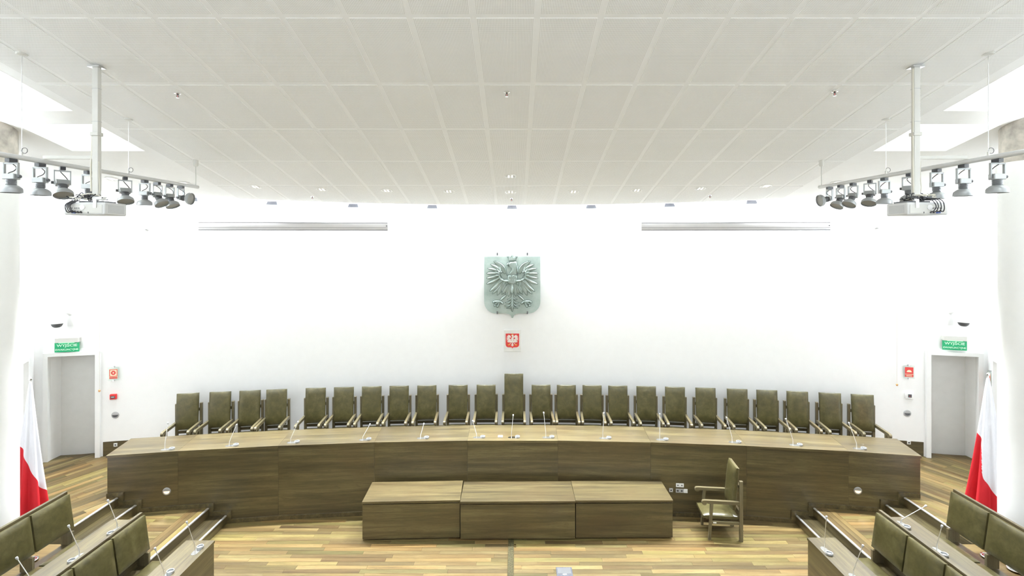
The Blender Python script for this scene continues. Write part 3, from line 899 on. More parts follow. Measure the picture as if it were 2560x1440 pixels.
row_mics([
    ('microphone nearest the end of the lowest left bench desk', (488, 1382), 0.75, (468, 1308, None), 'microphones on the left benches'),
    ('microphone on the lowest left bench desk, further from its end', (411, 1446), 0.75, (389, 1374, None), 'microphones on the left benches'),
    ('microphone at the far end of the raised left bench desk', (293, 1324), 1.10, (271, 1254, None), 'microphones on the left benches'),
    ('middle microphone of the raised left bench desk', (198.5, 1391), 1.10, (173, 1318, None), 'microphones on the left benches'),
    ('microphone of the raised left bench desk closest to the bottom left corner', (82, 1471), 1.10, (44, 1398, None), 'microphones on the left benches'),
    ('microphone nearest the end of the lowest right bench desk', (2061, 1374), 0.75, (2066, 1295, None), 'microphones on the right benches'),
    ('microphone on the lowest right bench desk, further from its end', (2133, 1442), 0.75, (2156, 1367, None), 'microphones on the right benches'),
    ('microphone leaning far over at the end of the raised right bench desk', (2252, 1309), 1.10, (2312, 1266, None), 'microphones on the right benches'),
    ('slim upright microphone on the raised right bench desk', (2342, 1376), 1.10, (2354, 1318, None), 'microphones on the right benches'),
])
p = at(1251, 1092, (EYE - DZ) * F / (1092 - HY))
o = MB().rbox(-0.05, 0.05, -0.045, 0.045, 0, 0.018, 0.004, 2).build('button_box', 'paint_white'); o.location = (p.x, p.y, DZ)
tag(o, 'small white square box on the desk in front of the tall chair', 'box')

# ================================================================== WALL FITTINGS
def on_wall(px, py, out=0.0, c=C_WALL):
    k = (px - CX) / F; y = 12.5
    for _ in range(30): y = arc(c - out, k * y)
    p = at(px, py, y); return p, arc_rot(p.x)

# ---- the eagle: leaf-shaped, ridged relief pieces in drawing units (origin at the breast, y up)
EDGE_SHADE = None  # collects flat dark outlines that paint shade around each relief piece
def leaf(mb, root, tip, w, h=9.0, bend=0.0, n=6):
    r0 = Vector(root); t0 = Vector(tip); d = t0 - r0; L = d.length; u = d / L; v = Vector((-u.y, u.x))
    left, right, mid = [], [], []
    for i in range(n + 1):
        s = i / n
        c = r0 + d * s + v * bend * math.sin(PI * s)
        ww = w / 2 * (math.sin(PI * min(1, (s * 0.80 + 0.16))) ** 0.75) * (1 if s < 0.999 else 0.12)
        left.append(c + v * ww); right.append(c - v * ww); mid.append((c, h * (0.35 + 0.65 * math.sin(PI * min(1, s * 0.9 + 0.08)))))
    pts = [(p.x, p.y, 0) for p in left] + [(p.x, p.y, 0) for p in right] + [(c.x, c.y, z) for c, z in mid]
    k = n + 1; fc = []
    for i in range(n):
        fc += [(i, i + 1, 2 * k + i + 1, 2 * k + i), (2 * k + i, 2 * k + i + 1, k + i + 1, k + i), (i + 1, i, k + i, k + i + 1)]
    fc += [(0, 2 * k, k), (n, k + n, 2 * k + n)]
    mb.poly(pts, fc)
    if EDGE_SHADE is not None:
        g = 4.5
        out = [c + v * ((c2 - c).length + g) - (u * g if i == 0 else -u * g if i == n else u * 0) for i, (c, c2) in enumerate(zip([m_[0] for m_ in mid], left))]
        out += [c - v * ((c2 - c).length + g) - (u * g if i == 0 else -u * g if i == n else u * 0) for i, (c, c2) in reversed(list(enumerate(zip([m_[0] for m_ in mid], left))))]
        EDGE_SHADE.poly([(p.x, p.y, 0.9 + 0.02 * (len(EDGE_SHADE.f) % 40)) for p in out], [list(range(len(out)))])
def slab(mb, pts, h=8.0, inset=0.80):
    n = len(pts); cx = sum(p[0] for p in pts) / n; cy = sum(p[1] for p in pts) / n
    if EDGE_SHADE is not None:
        EDGE_SHADE.poly([(p[0] + (4.5 if p[0] > cx else -4.5), p[1] + (4.5 if p[1] > cy else -4.5), 0.8) for p in pts], [list(range(n))])
    top = [(cx + (p[0] - cx) * inset, cy + (p[1] - cy) * inset, h) for p in pts]
    mb.poly([(p[0], p[1], 0) for p in pts] + top, [list(range(n))[::-1], list(range(n, 2 * n))] + [(i, (i + 1) % n, n + (i + 1) % n, n + i) for i in range(n)])
def eagle(parent, scale, mats, depth_scale=1.0):
    """mats: body, gold; drawing units are the half-millimetres-ish of a 640 unit wide shield"""
    parts = {k: MB() for k in ('wing_l', 'wing_r', 'body', 'head', 'tail', 'leg_l', 'leg_r', 'foot_l', 'foot_r', 'crown', 'beak')}
    CXd, CYd = 541, 505
    def P(x, y): return (x - CXd, CYd - y)
    def mir(p, s): return (p[0] * s, p[1])
    for s, w, lg, ft in ((1, 'wing_l', 'leg_l', 'foot_l'), (-1, 'wing_r', 'leg_r', 'foot_r')):
        W_ = parts[w]
        for root, tip, wd, bd in [((462, 372), (336, 240), 48, -16), ((420, 345), (298, 276), 36, -8), ((400, 352), (266, 320), 34, -5), ((388, 372), (252, 376), 34, 0), ((384, 398), (252, 430), 36, 4),
                                  ((388, 430), (254, 494), 40, 6), ((408, 455), (288, 578), 46, 8), ((430, 470), (318, 606), 34, 10), ((428, 480), (374, 622), 46, 4), ((462, 490), (428, 590), 34, 0)]:
            leaf(W_, mir(P(*root), s), mir(P(*tip), s), wd, 10, bd * s)
        for root, tip, wd in [((420, 372), (398, 292), 26), ((412, 376), (362, 318), 26), ((408, 384), (342, 356), 26), ((408, 396), (340, 402), 28), ((420, 415), (352, 452), 30), ((440, 440), (388, 498), 30), ((462, 450), (430, 526), 30)]:
            leaf(W_, mir(P(*root), s), mir(P(*tip), s), wd, 15)
        # arm of the wing and the clover on it
        path = [P(398, 356), P(392, 400), P(408, 436), P(448, 458), P(500, 462)]
        for a, b, r0 in zip(path, path[1:], (22, 26, 30, 34)):
            leaf(W_, (mir((a[0] - (b[0] - a[0]) * .25, a[1] - (b[1] - a[1]) * .25), s)), mir((b[0] + (b[0] - a[0]) * .25, b[1] + (b[1] - a[1]) * .25), s), r0, 20)
        for dx, dy in ((0, -16), (-16, 6), (16, 6)):
            leaf(W_, mir(P(406, 354), s), mir(P(406 + dx * 1.5, 354 + dy * 1.5), s), 18, 26)
        leaf(W_, mir(P(480, 395), s), mir(P(352, 238), s), 16, 14, -34 * s, 10)
        # thigh feathers, shank, talons
        Lg = parts[lg]
        for root, tip, wd in [((512, 500), (500, 632), 44), ((505, 500), (466, 608), 36), ((500, 505), (440, 606), 26), ((496, 505), (424, 612), 22), ((500, 500), (446, 572), 26)]:
            leaf(Lg, mir(P(*root), s), mir(P(*tip), s), wd, 14)
        leaf(Lg, mir(P(474, 618), s), mir(P(404, 682), s), 24, 12)
        Ft = parts[ft]
        for tip, wd in (((328, 690), 22), ((336, 730), 22), ((372, 760), 22), ((442, 716), 20)):
            leaf(Ft, mir(P(402, 690), s), mir(P(*tip), s), wd, 13)
        for c in ((332, 700), (346, 738), (376, 746), (430, 712)):
            slab(Ft, [mir(P(c[0] + 11 * math.cos(2 * PI * k / 8), c[1] + 11 * math.sin(2 * PI * k / 8)), s) for k in range(8)], 14, 0.5)
    B = parts['body']
    slab(B, [P(*p) for p in ((492, 400), (486, 440), (496, 490), (520, 505), (562, 505), (586, 490), (596, 440), (592, 400), (575, 370), (520, 378))], 20, 0.66)
    for x0, y0, x1, y1 in ((505, 395, 500, 440), (525, 390, 522, 432), (545, 388, 545, 430), (565, 390, 568, 432), (580, 392, 588, 440), (515, 430, 512, 470), (541, 430, 541, 474), (567, 430, 570, 470)):
        leaf(B, P(x0, y0), P(x1, y1), 24, 27)
    leaf(B, P(541, 490), P(541, 612), 46, 22)
    H = parts['head']
    slab(H, [P(*p) for p in ((500, 260), (520, 242), (560, 238), (592, 242), (594, 300), (600, 360), (590, 400), (560, 392), (530, 408), (500, 396), (520, 360), (536, 330), (528, 306), (500, 300))], 18, 0.82)
    for a, b, wd in (((590, 270), (600, 372), 16), ((575, 290), (584, 384), 16), ((560, 300), (562, 392), 16), ((548, 320), (536, 396), 16), ((540, 345), (510, 390), 15)):
        leaf(H, P(*a), P(*b), wd, 25)
    slab(H, [P(521 + 6 * math.cos(2 * PI * k / 8), 264 + 5 * math.sin(2 * PI * k / 8)) for k in range(8)], 26, 0.5)
    K = parts['beak']
    slab(K, [P(*p) for p in ((510, 252), (484, 262), (474, 288), (490, 280), (518, 282))], 21, 0.7)
    slab(K, [P(*p) for p in ((514, 286), (492, 288), (502, 296), (524, 300))], 18, 0.7)
    T = parts['tail']
    leaf(T, P(541, 610), P(541, 806), 34, 15)
    for s in (1, -1):
        for y0, xo, yo, bd in ((640, 486, 668, 14), (665, 462, 702, 22), (692, 456, 740, 26), (712, 478, 768, 22)):
            leaf(T, mir(P(536, y0), s), mir(P(xo, yo), s), 18, 12, bd * s)
    Cn = parts['crown']
    slab(Cn, [P(*p) for p in ((502, 232), (494, 190), (518, 208), (541, 180), (564, 208), (588, 190), (580, 232))], 12, 0.86)
    for x, y in ((494, 190), (541, 180), (588, 190)):
        slab(Cn, [P(x + 7 * math.cos(2 * PI * k / 8), y + 7 * math.sin(2 * PI * k / 8)) for k in range(8)], 16, 0.5)
    gold = ('crown', 'beak', 'foot_l', 'foot_r')
    nm = {'wing_l': 'wing', 'wing_r': 'wing', 'leg_l': 'leg', 'leg_r': 'leg', 'foot_l': 'foot', 'foot_r': 'foot'}
    for k, mb in parts.items():
        mb.v = [(x * scale, -z * scale * depth_scale, y * scale) for x, y, z in mb.v]
        mb.build(nm.get(k, k), mats[1] if k in gold else mats[0], parent, False)
def shield_outline(n=8):
    pts = [(225, 186), (858, 186), (858, 690)]
    for k in range(1, n + 1):                 # right lower curve
        a = k / n * PI / 2; pts.append((728 + 130 * math.cos(a), 695 + 132 * math.sin(a)))
    pts += [(620, 828), (585, 834), (560, 850), (550, 878), (536, 878), (526, 850), (500, 834), (465, 828)]
    for k in range(0, n):
        a = PI / 2 + k / n * PI / 2; pts.append((355 + 130 * math.cos(a), 695 + 132 * math.sin(a)))
    pts.append((225, 690))
    return [(x - 541, 505 - y) for x, y in pts]
p, a = on_wall(1280.5, 712.2, 0.13)
sh = thing('glass_emblem', 'large green glass shield with a relief eagle, high on the white wall', 'emblem', p, 0)
k = p.y / F / 4.5
o = MB().extrude([(x * k, 0.015, y * k) for x, y in shield_outline()], (0, 0.03, 0)).build('shield', 'emblem_glass', sh)
ee = bpy.data.objects.new('eagle', None); COL.objects.link(ee); ee.parent = sh; ee.location = (0, 0.015, 0)
EDGE_SHADE = MB()
eagle(ee, k, ('emblem_glass', 'emblem_glass'), 1.3)
EDGE_SHADE.v = [(x * k, -z * k, y * k) for x, y, z in EDGE_SHADE.v]
gm = EDGE_SHADE.build('edge_shade', 'emblem_shade', sh, False); gm.location = (0, 0.015, 0)  # relief shade put in as dark sheets behind the pieces
EDGE_SHADE = None
for px_, py_ in ((373, 158), (712, 158), (373, 818), (712, 818)):
    x, z = (px_ - 541) * k, (505 - py_) * k
    pn = MB().tube([(x, 0.0, z), (x, 0.128, z)], 0.017, 12); pn.box(x - 0.016, x + 0.016, -0.002, 0.02, z - 0.035, z + 0.035)
    pn.build('mounting_pin', 'lamp_rib', sh)
p, a = on_wall(1281, 852, 0.03)
pq = thing('shield_plaque', 'small cream plaque with a white eagle on a red shield, below the glass emblem', 'plaque', p, 0)
MB().rbox(-0.222, 0.222, 0.0, 0.026, -0.278, 0.278, 0.004, 1).build('panel', 'plaque_stone', pq)
ks = 0.345 / 633
MB().extrude([(x * ks, -0.012, y * ks + 0.012) for x, y in shield_outline()], (0, 0.012, 0)).build('shield', 'sign_red', pq)
e2 = bpy.data.objects.new('eagle', None); COL.objects.link(e2); e2.parent = pq; e2.location = (0, -0.012, 0.012)
eagle(e2, ks * 1.0, ('eagle_white', 'gold'), 0.9)

# ---- exit signs
def exit_sign(label, px, py):
    p, a = on_wall(px, py, 0.0)
    t = thing('exit_sign', label, 'sign', p, a, 'green exit signs over the doors')
    MB().rbox(-0.225, 0.235, -0.11, 0.0, 0.10, 0.215, 0.008, 1).build('lamp_housing', 'plastic_cream', t)
    MB().box(-0.15, 0.15, -0.112, -0.05, 0.094, 0.10).build('lamp', 'sign_glow', t, False)
    pl = MB().box(-0.24, 0.24, -0.085, -0.075, -0.115, 0.10).build('panel', 'sign_green', t, False)
    m1 = text_mesh('WYJŚCIE', 0.098, 0.40, 0.003, 0.02); m1.materials.append(MATS['sign_text'])
    link_mesh('lettering', m1, pl, (0, -0.0865, 0.038))
    m2 = text_mesh('EWAKUACYJNE', 0.052, 0.445, 0.003, 0.015); m2.materials.append(MATS['sign_text'])
    link_mesh('lettering', m2, pl, (0, -0.0865, -0.065))
    return t
exit_sign('green WYJŚCIE exit sign above the left door', 173, 865.5)
exit_sign('green WYJŚCIE exit sign above the right door', 2381, 861)

# ---- fire notices on glass plates
def fire_sign(label, loc, rz, kind):
    t = thing('fire_sign', label, 'sign', loc, rz, 'red fire notices on glass plates')
    MB().box(-0.115, 0.115, -0.05, -0.044, -0.155, 0.155).build('glass_plate', 'clear_glass', t, False)
    MB().box(-0.087, 0.087, -0.0525, -0.0505, -0.115, 0.115).build('notice', 'sign_cream' if kind == 'ring' else 'sign_red', t, False)
    y = -0.0528
    mk = MB()
    def flat(pts): mk.extrude([(x, y, z) for x, z in pts], (0, -0.0012, 0))
    if kind == 'ring':
        for x0, x1, z0, z1 in ((-0.082, 0.082, 0.093, 0.108), (-0.082, 0.082, -0.056, -0.044), (-0.082, -0.068, -0.044, 0.093), (0.068, 0.082, -0.044, 0.093), (-0.082, 0.082, -0.086, -0.066), (-0.082, 0.082, -0.112, -0.092)):
            flat([(x0, z0), (x1, z0), (x1, z1), (x0, z1)])
        n = 20
        for k in range(n):
            a0, a1 = 2 * PI * k / n, 2 * PI * (k + 1) / n
            flat([(0.018 * math.cos(a0), 0.026 + 0.018 * math.sin(a0)), (0.05 * math.cos(a0), 0.026 + 0.05 * math.sin(a0)), (0.05 * math.cos(a1), 0.026 + 0.05 * math.sin(a1)), (0.018 * math.cos(a1), 0.026 + 0.018 * math.sin(a1))])
        mk.build('symbol', 'sign_red', t, False)
    else:
        flat([(0.052 * math.cos(PI * k / 12), 0.0 + 0.052 * math.sin(PI * k / 12)) for k in range(13)])
        flat([(-0.084, -0.052), (0.084, -0.052), (0.084, -0.044), (-0.084, -0.044)])
        for zz in (-0.072, -0.094): flat([(-0.06, zz - 0.004), (0.06, zz - 0.004), (0.06, zz + 0.004), (-0.06, zz + 0.004)])
        mk.build('symbol', 'sign_cream', t, False)
    for z in (0.16, -0.16):
        MB().lathe([(0.016, 0), (0.016, 0.056)], 12, Matrix.Translation((0, 0.0, z)) @ Matrix.Rotation(PI / 2, 4, 'X')).build('mounting_pin', 'steel', t)
    return t
p, a = on_wall(286.5, 933.5); fire_sign('red ring-symbol fire notice on the wall right of the left door', p, a, 'ring')
p, a = on_wall(2270, 929); fire_sign('red dome-symbol alarm notice on the wall left of the right door', p, a, 'dome')
# on the right side wall, seen edge-on
p0, d, _, _ = SWR
s = 0.26; q_ = p0 + d * s
rz = math.atan2(d.y, d.x) + PI
fire_sign('foreshortened red ring-symbol notice behind the tip of the right flag', (q_.x, q_.y, EYE - (946 - HY) / F * q_.y), math.atan2(-d.y, -d.x) + PI, 'ring')
s = 0.26; q_ = p0 + d * s
o = MB().rbox(-0.06, 0.06, -0.06, 0.0, -0.06, 0.06, 0.006, 1).build('alarm_button', 'red'); o.location = (q_.x, q_.y, EYE - (1006 - HY) / F * q_.y); o.rotation_euler = (0, 0, math.atan2(-d.y, -d.x) + PI)
tag(o, 'red alarm box beside the right flag on the right side wall', 'alarm')
# left alarm call point
p, a = on_wall(285, 990.8)
t = thing('alarm_button', 'red fire alarm call point on the wall right of the left door', 'alarm', p, a)
MB().rbox(-0.066, 0.066, -0.055, 0, -0.06, 0.06, 0.006, 1).build('case', 'red', t)
MB().box(-0.045, 0.045, -0.058, -0.0545, -0.035, 0.025).build('window', 'dark_grey', t, False)
MB().box(-0.03, 0.03, -0.059, -0.0575, -0.008, 0.002).build('mark', 'paint_white', t, False)
# right white keypad
p, a = on_wall(2271, 988.5)
t = thing('wall_keypad', 'white wall box with a small dark display left of the right door', 'panel', p, a)
MB().rbox(-0.08, 0.08, -0.05, 0, -0.065, 0.065, 0.008, 2).build('case', 'paint_white', t)
MB().box(-0.03, 0.045, -0.053, -0.0495, -0.035, 0.04).build('display', 'dark_grey', t, False)
MB().box(-0.005, 0.015, -0.0545, -0.0525, -0.012, 0.0).build('indicator', 'red', t, False)
# round recessed wall lights (off)
def wall_light(label, loc, rz, mat, r=0.08, group='round recessed lights', ring='plastic_grey'):
    t = thing('step_light', label, 'light', loc, rz, group)
    RX = Matrix.Rotation(PI / 2, 4, 'X')
    MB().lathe([(r, 0.0), (r, 0.008), (r * 0.86, 0.013), (r * 0.84, 0.006), (r * 0.0, 0.006)], 28, RX).build('bezel', ring, t)
    pts = [(r * 0.74 * math.cos(PI + PI * k / 14), -0.013, r * 0.74 * math.sin(PI + PI * k / 14) + r * 0.08) for k in range(15)]
    MB().extrude(pts, (0, 0.008, 0)).build('lens', mat, t)
    hood = [(r * 0.83 * math.cos(PI * k / 14), -0.016, r * 0.80 * math.sin(PI * k / 14) + r * 0.06) for k in range(15)]
    MB().extrude(hood, (0, 0.011, 0)).build('hood', ring, t)
    return t
p, a = on_wall(288.5, 1037.5); wall_light('grey round unlit step light low on the wall by the left door', p, a, 'dark_grey')
p, a = on_wall(2268, 1033); wall_light('grey round unlit step light low on the wall by the right door', p, a, 'dark_grey')
def on_desk_face(px, py):
    k = (px - CX) / F; y = 10.3
    def fy(x):
        for p_, q2 in zip(FP, FP[1:]):
            if p_.x <= x <= q2.x: return p_.y + (q2.y - p_.y) * (x - p_.x) / (q2.x - p_.x), math.atan2(q2.y - p_.y, q2.x - p_.x)
    for _ in range(30): y, ang = fy(k * y)
    p_ = at(px, py, y + 0.012); return p_, ang
for px_, py_, lb in ((417, 1228, 'glowing round step light in the left end of the curved desk front'), (2144.5, 1226.5, 'glowing round step light in the right end of the curved desk front')):
    p, a = on_desk_face(px_, py_)
    wall_light(lb, p, a, 'step_glow', 0.075, 'lit step lights in the desk front', 'lamp_grey')
    spot('step_lamp', (p.x, p.y - 0.06, p.z - 0.03), 5, 60, (1, 0.8, 0.55), 0.02, (R(-42), 0, 0))
# sockets
def socket(label, loc, rz, n=1, mat='plastic_cream', kind='round', group='wall sockets'):
    t = thing('wall_socket', label, 'socket', loc, rz, group)
    w = 0.081
    for i in range(n):
        x = (i - (n - 1) / 2) * w
        pl = MB().rbox(x - w / 2 + 0.001, x + w / 2 - 0.001, -0.011, 0, -w / 2, w / 2, 0.003, 1).build('plate', mat if (kind != 'mixed' or i == n - 1) else 'plastic_grey', t)
        RX = Matrix.Translation((x, -0.011, 0)) @ Matrix.Rotation(PI / 2, 4, 'X')
        if kind == 'round' or (kind == 'mixed' and i < n - 1):
            MB().lathe([(0.029, 0.0), (0.029, 0.003), (0.024, 0.003), (0.022, 0.0), (0, 0.0)], 20, RX).build('rim', 'paint_white' if mat != 'paint_white' else 'plastic_grey', pl)
            MB().lathe([(0.020, 0.0005), (0.020, 0.0012)], 16, RX).build('well', 'dark_grey', pl)
        elif kind == 'data':
            MB().box(x - 0.012, x + 0.012, -0.0125, -0.0105, -0.012, 0.012).build('port', 'dark_grey', pl, False)
            MB().box(x - 0.003, x + 0.003, -0.0125, -0.0105, 0.022, 0.028).build('mark', 'dark_grey', pl, False)
        elif kind == 'mixed':
            MB().box(x - 0.025, x + 0.025, -0.0125, -0.0105, -0.025, 0.025).build('blank_cover', 'paint_white', pl, False)
    return t
p, a = on_wall(289, 1112, 0.028); socket('white power socket on the wooden skirting right of the left door', p, a)
p, a = on_wall(2272, 1106.5, 0.028); socket('white power socket on the wooden skirting left of the right door', p, a)
p, a = on_desk_face(1677.4, 1225); socket('single grey socket on the desk front right of the tables', p, a, 1, 'plastic_grey')
p, a = on_desk_face(1699.5, 1213); socket('double white data socket on the desk front by the lone armchair', p, a, 2, 'paint_white', 'data')
p, a = on_desk_face(1704, 1226.8); socket('row of two grey sockets and a white blank on the desk front', p, a, 3, 'paint_white', 'mixed')
# floor box
fb = thing('floor_box', 'grey metal floor socket box in the lower floor at the bottom of the picture', 'socket', (0.855, 8.76, 0.0))
MB().rbox(-0.14, 0.14, -0.19, 0.13, 0.0, 0.012, 0.003, 1).build('lid', 'floor_metal', fb)
MB().box(-0.115, 0.115, -0.05, 0.105, 0.012, 0.0145).build('insert', 'lamp_rib', fb, False)
MB().box(-0.035, 0.035, -0.085, -0.06, 0.012, 0.017).build('handle', 'aluminium', fb, False)
# floor air diffusers behind the top benches
for i, (x, y, lb) in enumerate(((-7.70, 8.0, 'round chrome floor vent behind the highest left bench'), (7.60, 8.09, 'round chrome floor vent behind the highest right bench, nearer its end'), (7.72, 7.78, 'round chrome floor vent behind the highest right bench, nearer the frame edge'))):
    t = thing('floor_vent', lb, 'vent', (x, y, UP), 0, 'round floor vents')
    MB().lathe([(0.105, 0.0), (0.105, 0.006), (0.085, 0.010), (0.082, 0.004), (0.0, 0.004)], 28).build('rim', 'chrome', t)
    MB().lathe([(0.066, 0.0045), (0.066, 0.010), (0.056, 0.010), (0.055, 0.005)], 24, None, False).build('ring', 'steel', t)
    MB().lathe([(0.035, 0.0045), (0.033, 0.012), (0.0, 0.014)], 20).build('cap', 'aluminium', t)

# ---- dome cameras on brackets
def dome_camera(label, px, py, sgn):
    p, a = on_wall(px, py, 0.0)
    t = thing('dome_camera', label, 'camera', p, a, 'dome cameras above the doors')
    MB().rbox(0.06 * sgn - 0.06, 0.06 * sgn + 0.06, -0.045, 0, -0.17, 0.17, 0.012, 2).build('wall_plate', 'paint_white', t)
    MB().tube([(0.06 * sgn, -0.04, 0.12), (0.05 * sgn, -0.16, 0.17), (-0.02 * sgn, -0.27, 0.16), (-0.06 * sgn, -0.30, 0.12)], [0.045, 0.035, 0.035, 0.05], 12).build('bracket', 'paint_white', t)
    M = Matrix.Translation((-0.06 * sgn, -0.30, 0.0))
    MB().lathe([(0.02, 0.15), (0.09, 0.135), (0.135, 0.09), (0.152, 0.03), (0.150, -0.045), (0.142, -0.055)], 28, M).build('hood', 'paint_white', t)
    MB().lathe([(0.105, -0.055), (0.102, -0.085), (0.082, -0.125), (0.05, -0.148), (0.0, -0.156)], 24, M).build('dome', 'dark_grey', t)
dome_camera('white dome camera on a bracket above the left exit sign', 171, 797, 1)
dome_camera('white dome camera on a bracket above the right exit sign', 2381, 794, -1)
# ---- pull cords
for px_, y0_, y1_, lb in ((248.5, 700, 977, 'hanging pull cord with a wooden knob beside the left door'), (2242.5, 686, 962, 'hanging pull cord with a wooden knob left of the red dome notice')):
    p, a = on_wall(px_, y1_, 0.09); q_, _ = on_wall(px_, y0_, 0.09)
    t = thing('pull_cord', lb, 'cord', (p.x, p.y, p.z), 0, 'pull cords')
    MB().tube([(0, 0, 0), (0, 0, 7.0 - p.z)], 0.004, 6).build('string', 'cord', t)
    MB().lathe([(0.006, 0.03), (0.02, 0.018), (0.024, 0.0), (0.020, -0.02), (0.008, -0.028)], 14).build('knob', 'wood_knob', t)
# ---- small square boxes high on the wall
for px_, py_, lb in ((368, 569.5, 'small grey square wall box left of the left screen case'), (2190, 566, 'small grey square wall box right of the right screen case')):
    p, a = on_wall(px_, py_)
    t = thing('wall_sensor', lb, 'sensor', p, a, 'small square boxes high on the wall')
    MB().rbox(-0.05, 0.05, -0.045, 0, -0.052, 0.052, 0.005, 1).build('case', 'plastic_grey', t)
    MB().rbox(-0.03, 0.03, -0.052, -0.045, -0.03, 0.03, 0.002, 1).build('face', 'plastic_cream', t)
# ---- projection screen cases
def screen_case(label, x0, x1, sgn):
    pa = Vector(((x0 - CX) / F * 12.15, 0)); pb = Vector(((x1 - CX) / F * 12.15, 0))
    if sgn < 0: ya, yb = 11.98, 12.36
    else: ya, yb = 12.36, 11.98
    a3 = at(x0, 566, ya); b3 = at(x1, 566, yb); mid = (a3 + b3) / 2; L = (b3 - a3).length
    t = thing('screen_case', label, 'screen', mid, math.atan2(b3.y - a3.y, b3.x - a3.x), 'rolled projection screens high on the wall')
    h = 0.094
    MB().rbox(-L / 2, L / 2, 0, 0.16, -h, h, 0.012, 2).build('case', 'screen_case', t)
    MB().box(-L / 2 + 0.01, L / 2 - 0.01, -0.006, 0.03, -h - 0.004, -h + 0.012).build('lower_trim', 'screen_trim', t, False)
    MB().box(-L / 2 + 0.01, L / 2 - 0.01, -0.006, 0.03, h - 0.012, h + 0.004).build('upper_trim', 'screen_trim', t, False)
    MB().box(-L / 2 + 0.01, L / 2 - 0.01, -0.003, 0.005, -h + 0.064, -h + 0.070).build('slot', 'screen_trim', t, False)
    MB().box(L / 2 - 0.05, L / 2 - 0.015, -0.004, 0.002, 0.005, 0.025).build('maker_plate', 'dark_grey', t, False)
    for f in (-0.42, 0.0, 0.42):
        x = f * L
        wy = 0
        gx = mid.x + x * math.cos(t.rotation_euler[2]); gy = mid.y + x * math.sin(t.rotation_euler[2])
        reach = (arc(C_WALL, gx) - gy)
        MB().box(x - 0.025, x + 0.025, 0.15, reach - 0.005, -0.03, 0.05).build('bracket', 'paint_white', t, False)
screen_case('white rolled projection screen case left of the emblem', 495, 970, -1)
screen_case('white rolled projection screen case right of the emblem', 1603, 2077, 1)
# ---- luminaires behind the ceiling edge
LUM = [(480, 495.5), (680, 505), (883, 511.5), (1080.5, 514), (1280, 515.2), (1478, 514), (1674, 510), (1879, 502.5)]
for i, (px_, py_) in enumerate(LUM):
    p, a = on_wall(px_, py_ + 1.5, 0.40)
    t = thing('wall_washer', '%s grey-faced wall washer from the left along the ceiling edge' % ORD[i], 'light', p, a, 'wall washers along the ceiling edge')
    zt = 0.42
    MB().box(-0.10, 0.10, 0.0, 0.14, 0.03, zt).build('housing', 'paint_white', t, False)
    MB().poly([(-0.128, -0.03, -0.05), (0.128, -0.03, -0.05), (0.128, 0.15, -0.05), (-0.128, 0.15, -0.05), (-0.105, -0.002, 0.03), (0.105, -0.002, 0.03), (0.105, 0.14, 0.03), (-0.105, 0.14, 0.03)],
              [(0, 3, 2, 1), (4, 5, 6, 7), (0, 1, 5, 4), (1, 2, 6, 5), (2, 3, 7, 6), (3, 0, 4, 7)]).build('flared_hood', 'washer_grey', t, False)
    MB().box(-0.03, 0.03, 0.14, 0.395, 0.25, 0.31).build('arm', 'paint_white', t, False)

# ================================================================== CEILING FITTINGS
def dl_parts(t):
    MB().lathe([(0.128, -0.004), (0.128, -0.012), (0.112, -0.016), (0.098, -0.006)], 28, None, False).build('trim_ring', 'paint_white', t)
    MB().lathe([(0.098, -0.004), (0.096, -0.0045), (0.0, -0.0045)], 28).build('reflector', 'aluminium', t)
    for s in (-1, 1):
        MB().box(s * 0.035 - 0.012, s * 0.035 + 0.012, -0.06, 0.06, -0.014, -0.006).build('lamp_tube', 'lamp_glow', t, False)
    MB().box(-0.085, 0.085, -0.004, 0.004, -0.015, -0.006).build('louvre', 'chrome', t, False)
first = None
LD = []
for i in range(13):
    LD.append('%s recessed downlight from the left in the row along the ceiling edge' % ORD[i])
LD.append('recessed downlight above the middle of the row, one row nearer')
for (px_, py_), lb in zip(DOWN, LD):
    p = on_ceiling(px_, py_)
    if first is None:
        first = thing('downlight', lb, 'light', p, 0, 'recessed ceiling downlights'); first.rotation_euler = (-TH, 0, 0); dl_parts(first)
    else:
        o = dup(first, p, 0, lb); o.rotation_euler = (-TH, 0, 0)
SPR = [((444, 233), 'left sprinkler head of the nearer ceiling row'), ((1267, 230), 'middle sprinkler head of the nearer ceiling row'), ((2087, 228), 'right sprinkler head of the nearer ceiling row'),
       ((781, 491), 'left sprinkler head by the ceiling edge'), ((1279, 496), 'middle sprinkler head by the ceiling edge'), ((1775, 488), 'right sprinkler head by the ceiling edge')]
first = None
for (px_, py_), lb in SPR:
    p = on_ceiling(px_, py_)
    if first is None:
        first = thing('sprinkler', lb, 'sprinkler', p, 0, 'ceiling sprinkler heads')
        MB().lathe([(0.045, 0.004), (0.045, -0.008), (0.030, -0.016), (0.018, -0.006)], 20).build('rosette', 'chrome', first)
        b = MB().tube([(0, 0, -0.005), (0, 0, -0.03)], 0.011, 10)
        b.tube([(0.009, 0, -0.028), (0.016, 0, -0.045), (0.005, 0, -0.065)], 0.004, 6).tube([(-0.009, 0, -0.028), (-0.016, 0, -0.045), (-0.005, 0, -0.065)], 0.004, 6)
        b.build('frame', 'dark_grey', first)
        MB().tube([(0, 0, -0.03), (0, 0, -0.060)], 0.004, 8).build('bulb', 'sign_red', first)
        MB().lathe([(0.022, -0.064), (0.022, -0.067), (0.0, -0.067)], 14).build('deflector', 'steel', first)
    else: dup(first, p, 0, lb)

